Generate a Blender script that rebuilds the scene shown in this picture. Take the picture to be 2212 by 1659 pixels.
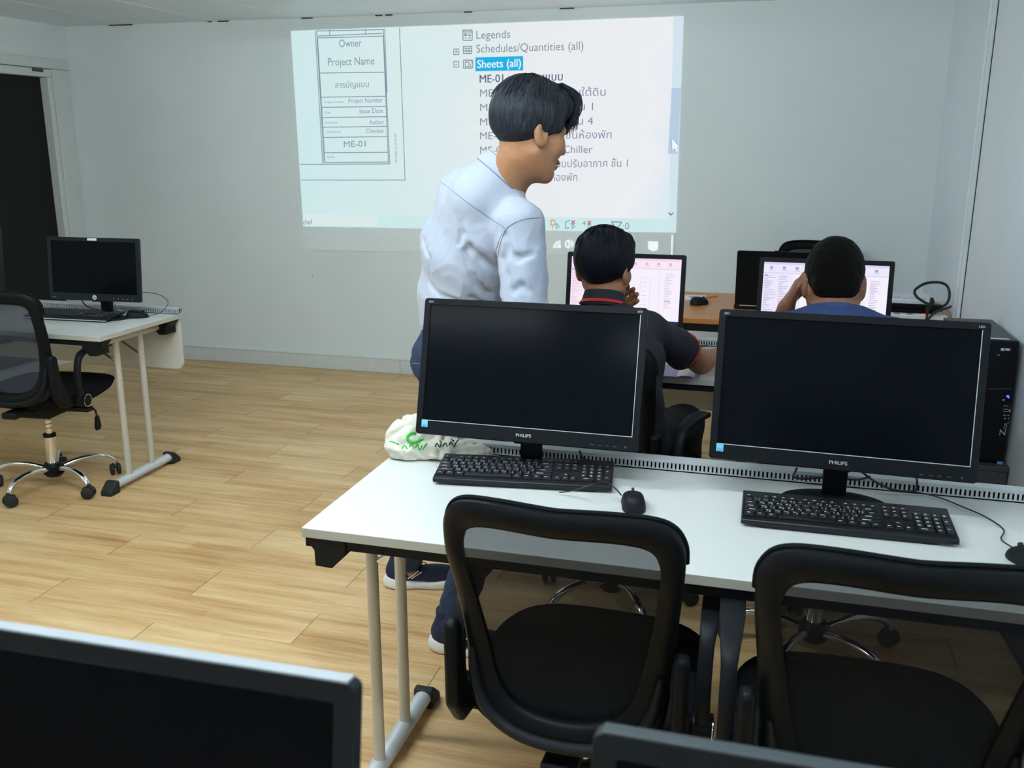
import bpy, bmesh, math, random
import numpy as np
from mathutils import Vector, Matrix
from mathutils.bvhtree import BVHTree
random.seed(7); np.random.seed(7)
for o in list(bpy.data.objects): bpy.data.objects.remove(o)
SC = bpy.context.scene; COL = SC.collection
# ------------------------------------------------------------------ camera
CAMH = 1.55
YAW, PITCH, ROLL, FPX = math.radians(15.558), math.radians(14.415), math.radians(.063), 2019.6
def _axes():
    cy, sy, cp, sp = math.cos(YAW), math.sin(YAW), math.cos(PITCH), math.sin(PITCH)
    cr, sr = math.cos(ROLL), math.sin(ROLL)
    fw = Vector((-sy*cp, cy*cp, -sp)); r = Vector((cy, sy, 0)); u = r.cross(fw)
    return r*cr+u*sr, u*cr-r*sr, fw
CR, CU, CF = _axes()
CAMP = Vector((0, 0, CAMH))
cam = bpy.data.cameras.new('camera'); co = bpy.data.objects.new('camera', cam); COL.objects.link(co)
cam.sensor_width = 36; cam.sensor_fit = 'HORIZONTAL'; cam.lens = FPX/2212*36; cam.clip_start = .02
co.matrix_world = Matrix(((CR.x, CU.x, -CF.x, 0), (CR.y, CU.y, -CF.y, 0), (CR.z, CU.z, -CF.z, CAMH), (0, 0, 0, 1)))
SC.camera = co
cam.dof.use_dof = True; cam.dof.focus_distance = 2.7; cam.dof.aperture_fstop = 9
SC.view_settings.view_transform = 'Standard'; SC.view_settings.look = 'None'
SC.view_settings.exposure = 0; SC.view_settings.gamma = 1; SC.view_settings.use_curve_mapping = False
w = bpy.data.worlds.new('world'); SC.world = w; w.use_nodes = True
w.node_tree.nodes['Background'].inputs[0].default_value = (.5, .6, .7, 1)
w.node_tree.nodes['Background'].inputs[1].default_value = .05
# where things were surveyed: a sight line from the photographer's eye met with a plane of the room
def ray(px, py): return CR*((px-1106)/FPX)+CU*((829.5-py)/FPX)+CF
def A(px, py, Y):
    d = ray(px, py); return CAMP+d*(Y/d.y)
def AZ(px, py, z):
    d = ray(px, py); return CAMP+d*((z-CAMH)/d.z)
def AX(px, py, X):
    d = ray(px, py); return CAMP+d*(X/d.x)
# ------------------------------------------------------------------ lights (ceiling panels, built below) 
LIGHTS = [(-1.75, 1.9, 35.), (-.45, 1.15, 26.), (-3.7, 1.4, 8.), (-1.9, -.9, 8.), (-.3, -1.3, 7.), (-1.9, 4.15, 9.)]  # last entry is an added light for the back wall
# ------------------------------------------------------------------ materials
def L(r, g, b):
    f = lambda c: (c/255/12.92) if c/255 <= .04045 else ((c/255+.055)/1.055)**2.4
    return (f(r), f(g), f(b), 1)
MATS = {}
def mat(name, col, rough=.5, metal=0., var=.06, scale=30., bump=0., bscale=200., emit=0., alpha=1., coat=0., spec=.5, stretch=(1, 1, 1), sheen=0.):
    if name in MATS: return MATS[name]
    m = bpy.data.materials.new(name); m.use_nodes = True; nt = m.node_tree; N = nt.nodes; K = nt.links
    b = N['Principled BSDF']
    tc = N.new('ShaderNodeTexCoord'); mp = N.new('ShaderNodeMapping'); mp.inputs['Scale'].default_value = stretch
    K.new(tc.outputs['Object'], mp.inputs[0])
    nz = N.new('ShaderNodeTexNoise'); nz.inputs['Scale'].default_value = scale; nz.inputs['Detail'].default_value = 4
    K.new(mp.outputs[0], nz.inputs[0])
    cr = N.new('ShaderNodeValToRGB')
    c0 = [max(0, c*(1-var)) for c in col[:3]]+[1]; c1 = [min(1, c*(1+var)) for c in col[:3]]+[1]
    cr.color_ramp.elements[0].color = c0; cr.color_ramp.elements[1].color = c1
    cr.color_ramp.elements[0].position = .3; cr.color_ramp.elements[1].position = .7
    K.new(nz.outputs[0], cr.inputs[0]); K.new(cr.outputs[0], b.inputs['Base Color'])
    b.inputs['Roughness'].default_value = rough; b.inputs['Metallic'].default_value = metal
    b.inputs['Specular IOR Level'].default_value = spec
    if coat: b.inputs['Coat Weight'].default_value = coat; b.inputs['Coat Roughness'].default_value = .08
    if sheen: b.inputs['Sheen Weight'].default_value = sheen
    if emit:
        K.new(cr.outputs[0], b.inputs['Emission Color']); b.inputs['Emission Strength'].default_value = emit
    if bump:
        n2 = N.new('ShaderNodeTexNoise'); n2.inputs['Scale'].default_value = bscale; n2.inputs['Detail'].default_value = 3
        K.new(mp.outputs[0], n2.inputs[0])
        bp = N.new('ShaderNodeBump'); bp.inputs['Strength'].default_value = bump; bp.inputs['Distance'].default_value = .002
        K.new(n2.outputs[0], bp.inputs['Height']); K.new(bp.outputs[0], b.inputs['Normal'])
    MATS[name] = m; return m
def glow(name, col, strength=1.):
    "light from a screen: emission only"
    if name in MATS: return MATS[name]
    m = mat(name, (0.01, 0.01, 0.01, 1), .5, var=0)
    b = m.node_tree.nodes['Principled BSDF']
    b.inputs['Emission Color'].default_value = col; b.inputs['Emission Strength'].default_value = strength
    b.inputs['Specular IOR Level'].default_value = 0
    return m
class G:
    "tiny node graph helper"
    def __init__(s, m): s.nt = m.node_tree; s.N = s.nt.nodes; s.K = s.nt.links
    def put(s, v, sock):
        if isinstance(v, (int, float)): sock.default_value = v
        elif isinstance(v, tuple): sock.default_value = v
        else: s.K.new(v, sock)
    def m(s, op, a, b=0., c=None):
        n = s.N.new('ShaderNodeMath'); n.operation = op; s.put(a, n.inputs[0]); s.put(b, n.inputs[1])
        if c is not None: s.put(c, n.inputs[2])
        return n.outputs[0]
    def noise(s, vec, scale, detail=3., rough=.5):
        n = s.N.new('ShaderNodeTexNoise'); s.K.new(vec, n.inputs[0]); n.inputs['Scale'].default_value = scale
        n.inputs['Detail'].default_value = detail; n.inputs['Roughness'].default_value = rough; return n.outputs[0]
    def comb(s, x, y, z):
        n = s.N.new('ShaderNodeCombineXYZ'); s.put(x, n.inputs[0]); s.put(y, n.inputs[1]); s.put(z, n.inputs[2]); return n.outputs[0]
    def mix(s, f, a, b, bt='MIX'):
        n = s.N.new('ShaderNodeMix'); n.data_type = 'RGBA'; n.blend_type = bt
        s.put(f, n.inputs[0]); s.put(a, n.inputs[6]); s.put(b, n.inputs[7]); return n.outputs[2]
    def ramp(s, f, stops):
        n = s.N.new('ShaderNodeValToRGB'); s.K.new(f, n.inputs[0]); e = n.color_ramp.elements
        while len(e) < len(stops): e.new(.5)
        for i, (p, c) in enumerate(stops): e[i].position = p; e[i].color = c
        return n.outputs[0]
def new_mat(name):
    m = bpy.data.materials.new(name); m.use_nodes = True; MATS[name] = m; return m, G(m), m.node_tree.nodes['Principled BSDF']
# floor: oak plank vinyl, rows .203 m deep, planks 1.014 m long, half bond
def floor_mat():
    m, g, b = new_mat('oak_plank'); PL, PW = 1.014, .203
    tc = g.N.new('ShaderNodeTexCoord'); sp = g.N.new('ShaderNodeSeparateXYZ'); g.K.new(tc.outputs['Object'], sp.inputs[0])
    x, y = sp.outputs[0], sp.outputs[1]
    v = g.m('DIVIDE', g.m('SUBTRACT', y, 2.403-20*PW), PW); row = g.m('FLOOR', v); fv = g.m('FRACT', v)
    par = g.m('MODULO', row, 2.)
    u = g.m('ADD', g.m('DIVIDE', g.m('ADD', x, 1.402+20*PL), PL), g.m('MULTIPLY', par, .5)); colm = g.m('FLOOR', u); fu = g.m('FRACT', u)
    # seam at plank ends (crisp) and long edges (faint)
    eu = g.m('MULTIPLY', g.m('MINIMUM', fu, g.m('SUBTRACT', 1., fu)), PL)
    ev = g.m('MULTIPLY', g.m('MINIMUM', fv, g.m('SUBTRACT', 1., fv)), PW)
    wn = g.N.new('ShaderNodeTexWhiteNoise'); wn.noise_dimensions = '3D'; g.K.new(g.comb(row, colm, 3.), wn.inputs[0])
    rnd = wn.outputs[0]
    # three printed staves per plank, each its own tone
    st = g.m('FLOOR', g.m('MULTIPLY', fv, 3.)); w2 = g.N.new('ShaderNodeTexWhiteNoise'); w2.noise_dimensions = '3D'
    g.K.new(g.comb(g.m('ADD', g.m('MULTIPLY', row, 3.), st), g.m('FLOOR', g.m('ADD', g.m('MULTIPLY', u, 1.), g.m('MULTIPLY', st, .37))), 9.), w2.inputs[0])
    off = g.m('MULTIPLY', rnd, 37.)
    vec = g.comb(g.m('ADD', g.m('MULTIPLY', x, 1.3), off), g.m('MULTIPLY', y, 16.), off)
    n1 = g.noise(vec, 1.6, 5., .6)
    vec2 = g.comb(g.m('ADD', g.m('MULTIPLY', x, 3.), off), g.m('MULTIPLY', y, 90.), off)
    n2 = g.noise(vec2, 1.7, 4., .65)
    vec3 = g.comb(g.m('ADD', g.m('MULTIPLY', x, 1.), off), g.m('MULTIPLY', y, 5.), off)
    n3 = g.noise(vec3, 1.2, 2., .5)
    f = g.m('ADD', g.m('ADD', g.m('MULTIPLY', n1, .55), g.m('MULTIPLY', n2, .3)), g.m('MULTIPLY', n3, .45))
    f = g.m('ADD', f, g.m('MULTIPLY', g.m('SUBTRACT', w2.outputs[0], .5), .10))
    c = g.ramp(f, [(.36, L(146, 106, 62)), (.50, L(182, 140, 90)), (.60, L(203, 164, 112)), (.70, L(216, 182, 132)), (.84, L(228, 200, 154))])
    c = g.mix(g.m('MULTIPLY', rnd, .16), c, L(180, 140, 95))
    s1 = g.m('LESS_THAN', eu, .0016)
    c = g.mix(g.m('MULTIPLY', s1, .75), c, L(70, 48, 30))
    s2 = g.m('LESS_THAN', ev, .0012)
    c = g.mix(g.m('MULTIPLY', s2, .25), c, L(110, 80, 50))
    g.K.new(c, b.inputs['Base Color']); b.inputs['Roughness'].default_value = .42; b.inputs['Specular IOR Level'].default_value = .35
    bp = g.N.new('ShaderNodeBump'); bp.inputs['Strength'].default_value = .12; bp.inputs['Distance'].default_value = .001
    g.K.new(n2, bp.inputs['Height']); g.K.new(bp.outputs[0], b.inputs['Normal'])
    return m
def mesh_fabric(name, thread, open_, pitch=.0021):
    m, g, b = new_mat(name)
    b.inputs['Base Color'].default_value = thread; b.inputs['Roughness'].default_value = .8; b.inputs['Specular IOR Level'].default_value = .08
    tc = g.N.new('ShaderNodeTexCoord'); sp = g.N.new('ShaderNodeSeparateXYZ'); g.K.new(tc.outputs['Object'], sp.inputs[0])
    k = 2*math.pi/pitch
    sx = g.m('SINE', g.m('MULTIPLY', sp.outputs[0], k)); sz = g.m('SINE', g.m('MULTIPLY', sp.outputs[2], k*.87))
    f = g.m('MULTIPLY', g.m('ADD', g.m('MULTIPLY', sx, sz), 1.), open_)
    tr = g.N.new('ShaderNodeBsdfTransparent'); mx = g.N.new('ShaderNodeMixShader'); out = g.N['Material Output']
    g.K.new(f, mx.inputs[0]); g.K.new(b.outputs[0], mx.inputs[1]); g.K.new(tr.outputs[0], mx.inputs[2]); g.K.new(mx.outputs[0], out.inputs[0])
    return m
def hair_mat(name, col, col2, stretch=(60, 60, 6), spec=.28):
    m, g, b = new_mat(name)
    tc = g.N.new('ShaderNodeTexCoord'); mp = g.N.new('ShaderNodeMapping'); mp.inputs['Scale'].default_value = stretch
    g.K.new(tc.outputs['Object'], mp.inputs[0]); n = g.noise(mp.outputs[0], 4., 5., .7)
    g.K.new(g.ramp(n, [(.4, col), (.75, col2)]), b.inputs['Base Color'])
    b.inputs['Roughness'].default_value = .5; b.inputs['Specular IOR Level'].default_value = spec
    bp = g.N.new('ShaderNodeBump'); bp.inputs['Strength'].default_value = .9; bp.inputs['Distance'].default_value = .004
    g.K.new(n, bp.inputs['Height']); g.K.new(bp.outputs[0], b.inputs['Normal'])
    return m
M = dict(
    floor=floor_mat(),
    wall=mat('grey_wall_paint', L(226, 235, 235), .6, var=.025, scale=1.3, bump=.08, bscale=60),
    wall_r=mat('bluish_white_wall_paint', L(234, 243, 250), .45, var=.03, scale=2., bump=.15, bscale=25),
    ceil=mat('ceiling_panel_white', L(228, 241, 250), .45, var=.02, scale=2),
    seamw=mat('ceiling_joint', L(235, 240, 242), .5),
    trim=mat('white_trim_paint', L(214, 220, 218), .45, var=.03),
    gap=mat('dark_gap', L(40, 42, 42), .8),
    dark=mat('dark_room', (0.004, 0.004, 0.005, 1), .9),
    top=mat('white_laminate', L(203, 205, 201), .35, var=.015, scale=8),
    edge=mat('laminate_edge', L(182, 180, 168), .5, var=.03), panel=mat('panel_laminate', L(206, 206, 194), .5, var=.03),
    blk=mat('black_plastic', (0.008, 0.009, 0.011, 1), .5, var=.2, scale=60, bump=.15, bscale=900, spec=.16),
    blks=mat('black_satin_plastic', (0.005, 0.006, 0.007, 1), .42, var=.1, spec=.12),
    blkm=mat('black_metal', (0.006, 0.007, 0.008, 1), .5, var=.1, spec=.2),
    fab=mat('black_seat_fabric', (0.008, 0.009, 0.010, 1), .9, var=.3, scale=400, bump=.3, bscale=900, spec=.06),
    chrome=mat('chrome', (.78, .78, .78, 1), .12, 1., var=.03),
    legp=mat('powder_coat_beige_grey', L(196, 192, 180), .4, .1, var=.03, scale=300),
    alu=mat('white_aluminium', L(205, 210, 212), .35, .25, var=.03),
    scr=mat('switched_off_screen', (0.003, 0.004, 0.006, 1), .14, var=.05, spec=.06),
    bez=mat('monitor_bezel', (0.006, 0.007, 0.009, 1), .38, var=.1, spec=.15),
    bezg=mat('monitor_bezel_grey', (0.010, 0.013, 0.016, 1), .4, var=.1, spec=.2),
    silver=mat('silver_print', L(200, 203, 205), .4, .3),
    greyp=mat('grey_print', L(120, 124, 128), .5),
    keyb=mat('keyboard_black', (0.007, 0.008, 0.010, 1), .35, var=.1, spec=.3),
    keyc=mat('keycap_black', (0.010, 0.011, 0.014, 1), .4, var=.15, spec=.3),
    keyl=mat('keycap_print', L(210, 212, 212), .5),
    cyan=mat('cyan_sticker', L(120, 200, 230), .4), cyand=mat('cyan_sticker_print', L(30, 130, 190), .4),
    wood=mat('orange_wood', L(190, 122, 62), .35, var=.12, scale=6, stretch=(1, 9, 9)),
    woode=mat('orange_wood_edge', L(196, 124, 58), .4, var=.1),
    paper=mat('paper', L(225, 226, 232), .7, var=.04, scale=40), paperp=mat('paper_print', L(120, 120, 140), .7),
    skin=mat('skin', L(166, 118, 84), .5, var=.08, scale=60, bump=.1, bscale=500),
    skin3=mat('darker_skin', L(136, 88, 64), .5, var=.1, scale=60, bump=.12, bscale=400),
    lip=mat('lip', L(160, 104, 84), .5), eyew=mat('eye_white', L(220, 218, 212), .3), iris=mat('iris', (0.01, 0.007, 0.005, 1), .2),
    hair=hair_mat('black_hair', (0.004, 0.006, 0.010, 1), (0.034, 0.042, 0.056, 1)),
    hair2=hair_mat('blue_black_hair', (0.002, 0.003, 0.006, 1), (0.006, 0.010, 0.020, 1), spec=.15),
    hair3=hair_mat('cropped_hair', (0.002, 0.002, 0.002, 1), (0.010, 0.008, 0.006, 1), (200, 200, 120), .08),
    shirt=mat('pale_blue_cotton', L(166, 173, 188), .85, var=.05, scale=300, bump=.5, bscale=40, sheen=.2),
    seam=mat('shirt_seam', L(128, 134, 156), .9),
    jeans=mat('navy_denim', L(30, 44, 70), .9, var=.25, scale=60, bump=.4, bscale=300),
    polo=mat('charcoal_pique', L(34, 34, 44), .9, var=.15, scale=300, bump=.4, bscale=60),
    red=mat('red_trim', L(205, 40, 36), .8), tee=mat('navy_jersey', L(44, 62, 104), .9, var=.12, scale=150, bump=.5, bscale=40),
    tees=mat('jersey_rib', L(52, 72, 116), .9), trou=mat('black_trousers', (0.008, 0.008, 0.011, 1), .9),
    shoe=mat('navy_shoe_knit', L(22, 28, 58), .8, var=.3, scale=300), sole=mat('white_foam_sole', L(226, 226, 222), .6),
    bag=mat('cream_canvas', L(212, 209, 192), .9, var=.05, scale=200, bump=.4, bscale=400), green=mat('green_print', L(52, 178, 66), .7), dgreen=mat('dark_green_print', L(30, 70, 50), .7),
    grey=mat('dark_grey_steel', L(62, 66, 70), .5, var=.05), rubber=mat('black_rubber', (0.01, 0.01, 0.01, 1), .7),
    cable=mat('black_cable', (0.008, 0.008, 0.009, 1), .45), orange=mat('orange_plastic', L(220, 130, 60), .5),
    meshB=mesh_fabric('black_chair_mesh', (0.010, 0.010, 0.012, 1), .18), meshA=mesh_fabric('blue_grey_chair_mesh', (0.045, 0.052, 0.068, 1), .19),
    led=glow('blue_led', (0.02, .06, 1, 1), 6.), rled=glow('red_led', (1, .06, .02, 1), 3.),
)
# ------------------------------------------------------------------ object helpers
def tag(o, label=None, cat=None, group=None, kind=None):
    if label: o['label'] = label
    if cat: o['category'] = cat
    if group: o['group'] = group
    if kind: o['kind'] = kind
    return o
def thing(name, label, cat, loc=(0, 0, 0), rz=0., group=None):
    o = bpy.data.objects.new(name, None); COL.objects.link(o); o.location = loc; o.rotation_euler = (0, 0, rz)
    o.empty_display_size = .05
    return tag(o, label, cat, group)
def catmull(pts, n=6, closed=False):
    P = [Vector(p) for p in pts]; out = []; m = len(P)
    for i in range(m if closed else m-1):
        g = lambda k: P[k % m] if closed else P[max(0, min(m-1, k))]
        a, b, c, d = g(i-1), g(i), g(i+1), g(i+2)
        for j in range(n):
            t = j/n
            out.append(.5*((2*b)+(c-a)*t+(2*a-5*b+4*c-d)*t*t+(3*b-a-3*c+d)*t**3))
    if not closed: out.append(P[-1])
    return out
class MB:
    def __init__(s): s.v = []; s.f = []; s.m = []
    def add(s, vs, fs, mi=0):
        o = len(s.v); s.v += [Vector(p) for p in vs]; s.f += [tuple(i+o for i in f) for f in fs]; s.m += [mi]*len(fs); return s
    def box(s, c, d, mi=0, R=None):
        x, y, z = d[0]/2, d[1]/2, d[2]/2
        vs = [Vector(p) for p in ((-x, -y, -z), (x, -y, -z), (x, y, -z), (-x, y, -z), (-x, -y, z), (x, -y, z), (x, y, z), (-x, y, z))]
        if R is not None: vs = [R @ p for p in vs]
        return s.add([p+Vector(c) for p in vs], [(0, 3, 2, 1), (4, 5, 6, 7), (0, 1, 5, 4), (1, 2, 6, 5), (2, 3, 7, 6), (3, 0, 4, 7)], mi)
    def b2(s, x0, x1, y0, y1, z0, z1, mi=0): return s.box(((x0+x1)/2, (y0+y1)/2, (z0+z1)/2), (x1-x0, y1-y0, z1-z0), mi)
    def tube(s, path, r, seg=12, mi=0, caps=True, flat=None, closed=False):
        P = [Vector(p) for p in path]; n = len(P); vs = []; fs = []
        up = None
        for i in range(n):
            if closed: t = P[(i+1) % n]-P[(i-1) % n]
            else: t = P[min(i+1, n-1)]-P[max(i-1, 0)]
            t.normalize()
            if up is None:
                up = Vector((0, 0, 1)) if abs(t.z) < .9 else Vector((1, 0, 0))
            a = (up-t*up.dot(t)).normalized(); b = t.cross(a); up = a
            rr = r[i] if isinstance(r, (list, tuple)) else r
            fa = 1 if flat is None else flat
            for k in range(seg):
                an = 2*math.pi*k/seg
                vs.append(P[i]+a*math.cos(an)*rr*fa+b*math.sin(an)*rr)
        m = n if closed else n-1
        for i in range(m):
            j = (i+1) % n
            for k in range(seg):
                fs.append((i*seg+k, i*seg+(k+1) % seg, j*seg+(k+1) % seg, j*seg+k))
        if caps and not closed:
            fs.append(tuple(range(seg-1, -1, -1))); fs.append(tuple((n-1)*seg+k for k in range(seg)))
        return s.add(vs, fs, mi)
    def cyl(s, a, b, r, seg=20, mi=0, r2=None): return s.tube([a, b], [r, r if r2 is None else r2], seg, mi)
    def prism(s, poly, a0, a1, axis='z', mi=0):
        "poly of 2D points extruded along an axis; axis x: poly=(y,z), y: (x,z), z: (x,y)"
        n = len(poly)
        def q(p, h): return {'x': (h, p[0], p[1]), 'y': (p[0], h, p[1]), 'z': (p[0], p[1], h)}[axis]
        vs = [q(p, a0) for p in poly]+[q(p, a1) for p in poly]
        fs = [tuple(range(n)), tuple(range(2*n-1, n-1, -1))]+[(i, i+n, (i+1) % n+n, (i+1) % n) for i in range(n)]
        return s.add(vs, fs, mi)
    def lathe(s, prof, c=(0, 0, 0), seg=24, mi=0, sx=1., sy=1.):
        vs = []; fs = []; n = len(prof)
        for (r, z) in prof:
            for k in range(seg):
                a = 2*math.pi*k/seg; vs.append((c[0]+r*math.cos(a)*sx, c[1]+r*math.sin(a)*sy, c[2]+z))
        for i in range(n-1):
            for k in range(seg): fs.append((i*seg+k, i*seg+(k+1) % seg, (i+1)*seg+(k+1) % seg, (i+1)*seg+k))
        fs.append(tuple(range(seg-1, -1, -1))); fs.append(tuple((n-1)*seg+k for k in range(seg)))
        return s.add(vs, fs, mi)
    def strip(s, path, wx, t, mi=0, taper=None):
        "flat bar of width wx (along x) and thickness t swept along a path in the y-z plane, rounded section"
        P = [Vector(p) for p in path]; vs = []; fs = []; n = len(P); sec = []
        for k in range(12):
            a = 2*math.pi*k/12; c, q = math.cos(a), math.sin(a)
            sec.append((math.copysign(abs(c)**.5, c)/2, math.copysign(abs(q)**.5, q)/2))
        for i in range(n):
            tt = (P[min(i+1, n-1)]-P[max(i-1, 0)]).normalized(); nn = Vector((1, 0, 0)).cross(tt).normalized()
            w_ = wx*(taper[i] if taper else 1)
            for (a, b) in sec: vs.append(P[i]+Vector((1, 0, 0))*a*w_+nn*b*t)
        for i in range(n-1):
            for k in range(12): fs.append((i*12+k, i*12+(k+1) % 12, (i+1)*12+(k+1) % 12, (i+1)*12+k))
        fs.append(tuple(range(11, -1, -1))); fs.append(tuple((n-1)*12+k for k in range(12)))
        return s.add(vs, fs, mi)
    def xf(s, Mx): s.v = [Mx @ p for p in s.v]; return s
    def build(s, name, mats, parent=None, bevel=0., smooth=True, ang=35, loc=None, rz=None, sub=0):
        me = bpy.data.meshes.new(name); me.from_pydata([tuple(p) for p in s.v], [], s.f)
        if not isinstance(mats, (list, tuple)): mats = [mats]
        for m in mats: me.materials.append(m)
        me.polygons.foreach_set('material_index', s.m)
        bm = bmesh.new(); bm.from_mesh(me); bmesh.ops.recalc_face_normals(bm, faces=bm.faces); bm.to_mesh(me); bm.free()
        if smooth:
            me.polygons.foreach_set('use_smooth', [True]*len(me.polygons)); me.set_sharp_from_angle(angle=math.radians(ang))
        me.update()
        o = bpy.data.objects.new(name, me); COL.objects.link(o)
        if parent is not None: o.parent = parent
        if loc is not None: o.location = loc
        if rz is not None: o.rotation_euler = (0, 0, rz)
        if bevel:
            b = o.modifiers.new('bevel', 'BEVEL'); b.width = bevel; b.segments = 2; b.limit_method = 'ANGLE'; b.harden_normals = False
        if sub:
            q = o.modifiers.new('sub', 'SUBSURF'); q.levels = sub; q.render_levels = sub
        return o
def kids(o): return [c for c in list(bpy.data.objects) if c.parent is o]
def copy_tree(o, parent=None):
    c = o.copy(); COL.objects.link(c)
    if parent is not None: c.parent = parent
    for ch in kids(o): copy_tree(ch, c)
    return c
def relabel(o, label, loc, rz=0., group=None):
    o['label'] = label; o.location = loc; o.rotation_euler = (0, 0, rz)
    if group: o['group'] = group
    return o
def rrect(x0, x1, z0, z1, r, n=5, corners='tl tr bl br'):
    out = []
    for cx, cz, a0, nm in ((x1-r, z1-r, 0, 'tr'), (x0+r, z1-r, 90, 'tl'), (x0+r, z0+r, 180, 'bl'), (x1-r, z0+r, 270, 'br')):
        if nm in corners:
            for k in range(n+1):
                a = math.radians(a0+90*k/n); out.append((cx+r*math.cos(a), cz+r*math.sin(a)))
        else: out.append((x1 if 'r' in nm else x0, z1 if 't' in nm else z0))
    return out
# text turned into mesh: (verts, faces) in a box whose baseline is 0 and cap height is 1
_TXT = {}
def text_geo(s, bold=False, res=3):
    key = (s, bold, res)
    if key in _TXT: return _TXT[key]
    c = bpy.data.curves.new('t', 'FONT'); c.body = s; c.size = 1; c.resolution_u = res
    o = bpy.data.objects.new('t', c); COL.objects.link(o)
    dg = bpy.context.evaluated_depsgraph_get(); dg.update(); e = o.evaluated_get(dg); me = e.to_mesh()
    vs = [v.co.copy() for v in me.vertices]; fs = [tuple(p.vertices) for p in me.polygons]
    e.to_mesh_clear(); bpy.data.objects.remove(o); bpy.data.curves.remove(c)
    _TXT[key] = (vs, fs); return _TXT[key]
def text_on(mb, s, org, right, up, width, height=None, mi=0, bold=False, align='l', res=3):
    "lay text so that its ink box spans width (metres) and its cap height is height; keeps aspect if height is None"
    vs, fs = text_geo(s, bold, res)
    if not vs: return
    x0 = min(v.x for v in vs); x1 = max(v.x for v in vs); caps = .70
    k = width/(x1-x0) if width else height/caps
    kz = (height/caps) if height else k
    W = (x1-x0)*k; ox = 0 if align == 'l' else (-W if align == 'r' else -W/2)
    org, right, up = Vector(org), Vector(right).normalized(), Vector(up).normalized()
    for dx in ((0, .012, .024) if bold else (0,)):
        mb.add([org+right*((v.x-x0+dx)*k+ox)+up*(v.y*kz)+right.cross(up)*(dx*.002) for v in vs], fs, mi)
def line_quad(mb, a, b, wd, nrm, mi=0):
    a, b = Vector(a), Vector(b); t = (b-a).normalized(); s = t.cross(Vector(nrm)).normalized()*wd/2
    mb.add([a-s, b-s, b+s, a+s], [(0, 1, 2, 3)], mi)

# ------------------------------------------------------------------ setting
WY, WL, WR, WB, CH = 5.88, -4.89, .86, -3.2, 2.341
def struct(name, mb, mats, **k):
    o = mb.build(name, mats, **k); o['kind'] = 'structure'; return o
struct('floor', MB().b2(WL-.3, WR+.1, WB-.1, WY+.1, -.06, 0), M['floor'])
cb = MB().b2(WL-.3, WR+.1, WB-.1, WY+.1, CH, CH+.06)
k = -4.313-.6
while k < WR:
    if k > WL: cb.b2(k-.004, k+.004, WB, WY-.001, CH-.0015, CH+.001, 1)
    k += .6
for (px0, px1, py) in ((237, 286, 52.5), (472, 494, 44), (652, 676, 38), (812, 826, 33), (834, 848, 32), (1004, 1020, 28), (1210, 1240, 16), (450, 458, 45)):
    a = A(px0, py, WY); b_ = A(px1, py, WY); cb.b2(a.x, b_.x, WY-.012, WY-.001, CH-.006, CH+.001, 2)
struct('ceiling', cb, [M['ceil'], M['seamw'], M['gap']])
wb = MB().b2(WL-.1, WR+.1, WY, WY+.1, 0, CH)
for (px, py) in ((675, 597),):
    p = A(px, py, WY); wb.box((p.x, WY-.0015, p.z), (.005, .004, .006), 1)
struct('wall_back', wb, [M['wall'], M['gap']])
struct('wall_right', MB().b2(WR, WR+.1, WB, WY, 0, CH), M['wall_r'])
struct('wall_rear', MB().b2(WL-.1, WR+.1, WB-.1, WB, 0, CH), M['wall'])
DY0, DY1, DZ = 4.55, 5.68, 1.989
wl = MB().b2(WL-.1, WL, WB, DY0, 0, CH).b2(WL-.1, WL, DY1, WY, 0, CH).b2(WL-.1, WL, DY0, DY1, DZ+.0565, CH)
struct('wall_left', wl, M['wall'])
# doorway: white casing, near-black sheet painting the unlit room behind
dr = MB()
dr.b2(WL-.02, WL+.018, DY1, 5.842, 0, DZ+.055).b2(WL-.02, WL+.018, DY0-.16, 5.842, DZ+.057, 2.111).b2(WL-.02, WL+.018, DY0-.16, DY0, 0, DZ+.055)
dc = struct('door_1', dr, M['trim'], bevel=.003)
MB().b2(WL-.07, WL+.008, DY1-.045, DY1-.0015, .07, DZ).b2(WL-.07, WL+.008, DY0+.0015, DY1-.0015, DZ, DZ+.053).b2(WL-.07, WL+.008, DY0+.0015, DY0+.045, .07, DZ).b2(WL-.07, WL+.008, DY0+.0015, DY1-.0015, 0, .07).build('door_frame', M['trim'], dc, bevel=.004)
MB().b2(WL-.066, WL-.055, DY0+.045, DY1-.045, .07, DZ).build('doorway_dark', M['dark'], dc)
MB().b2(WL+.008, WL+.012, 5.50, 5.60, DZ+.03, DZ+.05).build('door_closer', M['grey'], dc)
struct('baseboard_back', MB().b2(WL, -2.44, WY-.014, WY, 0, .105).b2(-2.438, WR, WY-.014, WY, 0, .105).b2(WL, WR, WY-.018, WY, .098, .106), M['trim'], bevel=.002)
struct('baseboard_left', MB().b2(WL, WL+.014, WB, DY0-.16, 0, .1), M['trim'])
struct('baseboard_right', MB().b2(WR-.014, WR, WB, WY-.02, 0, .1), M['trim'])
# two white mouldings on the right wall
ty = 5.55*WR
struct('trim_1', MB().b2(WR-.018, WR, 4.70, 4.745, .1, CH).b2(WR-.026, WR, 4.745, 4.755, .1, CH).b2(WR-.012, WR, 4.758, 4.80, .1, CH).b2(WR-.003, WR, 4.693, 4.70, .1, CH, 1), [mat('white_moulding', L(228, 236, 240), .4, var=.02), M['gap']])
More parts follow.
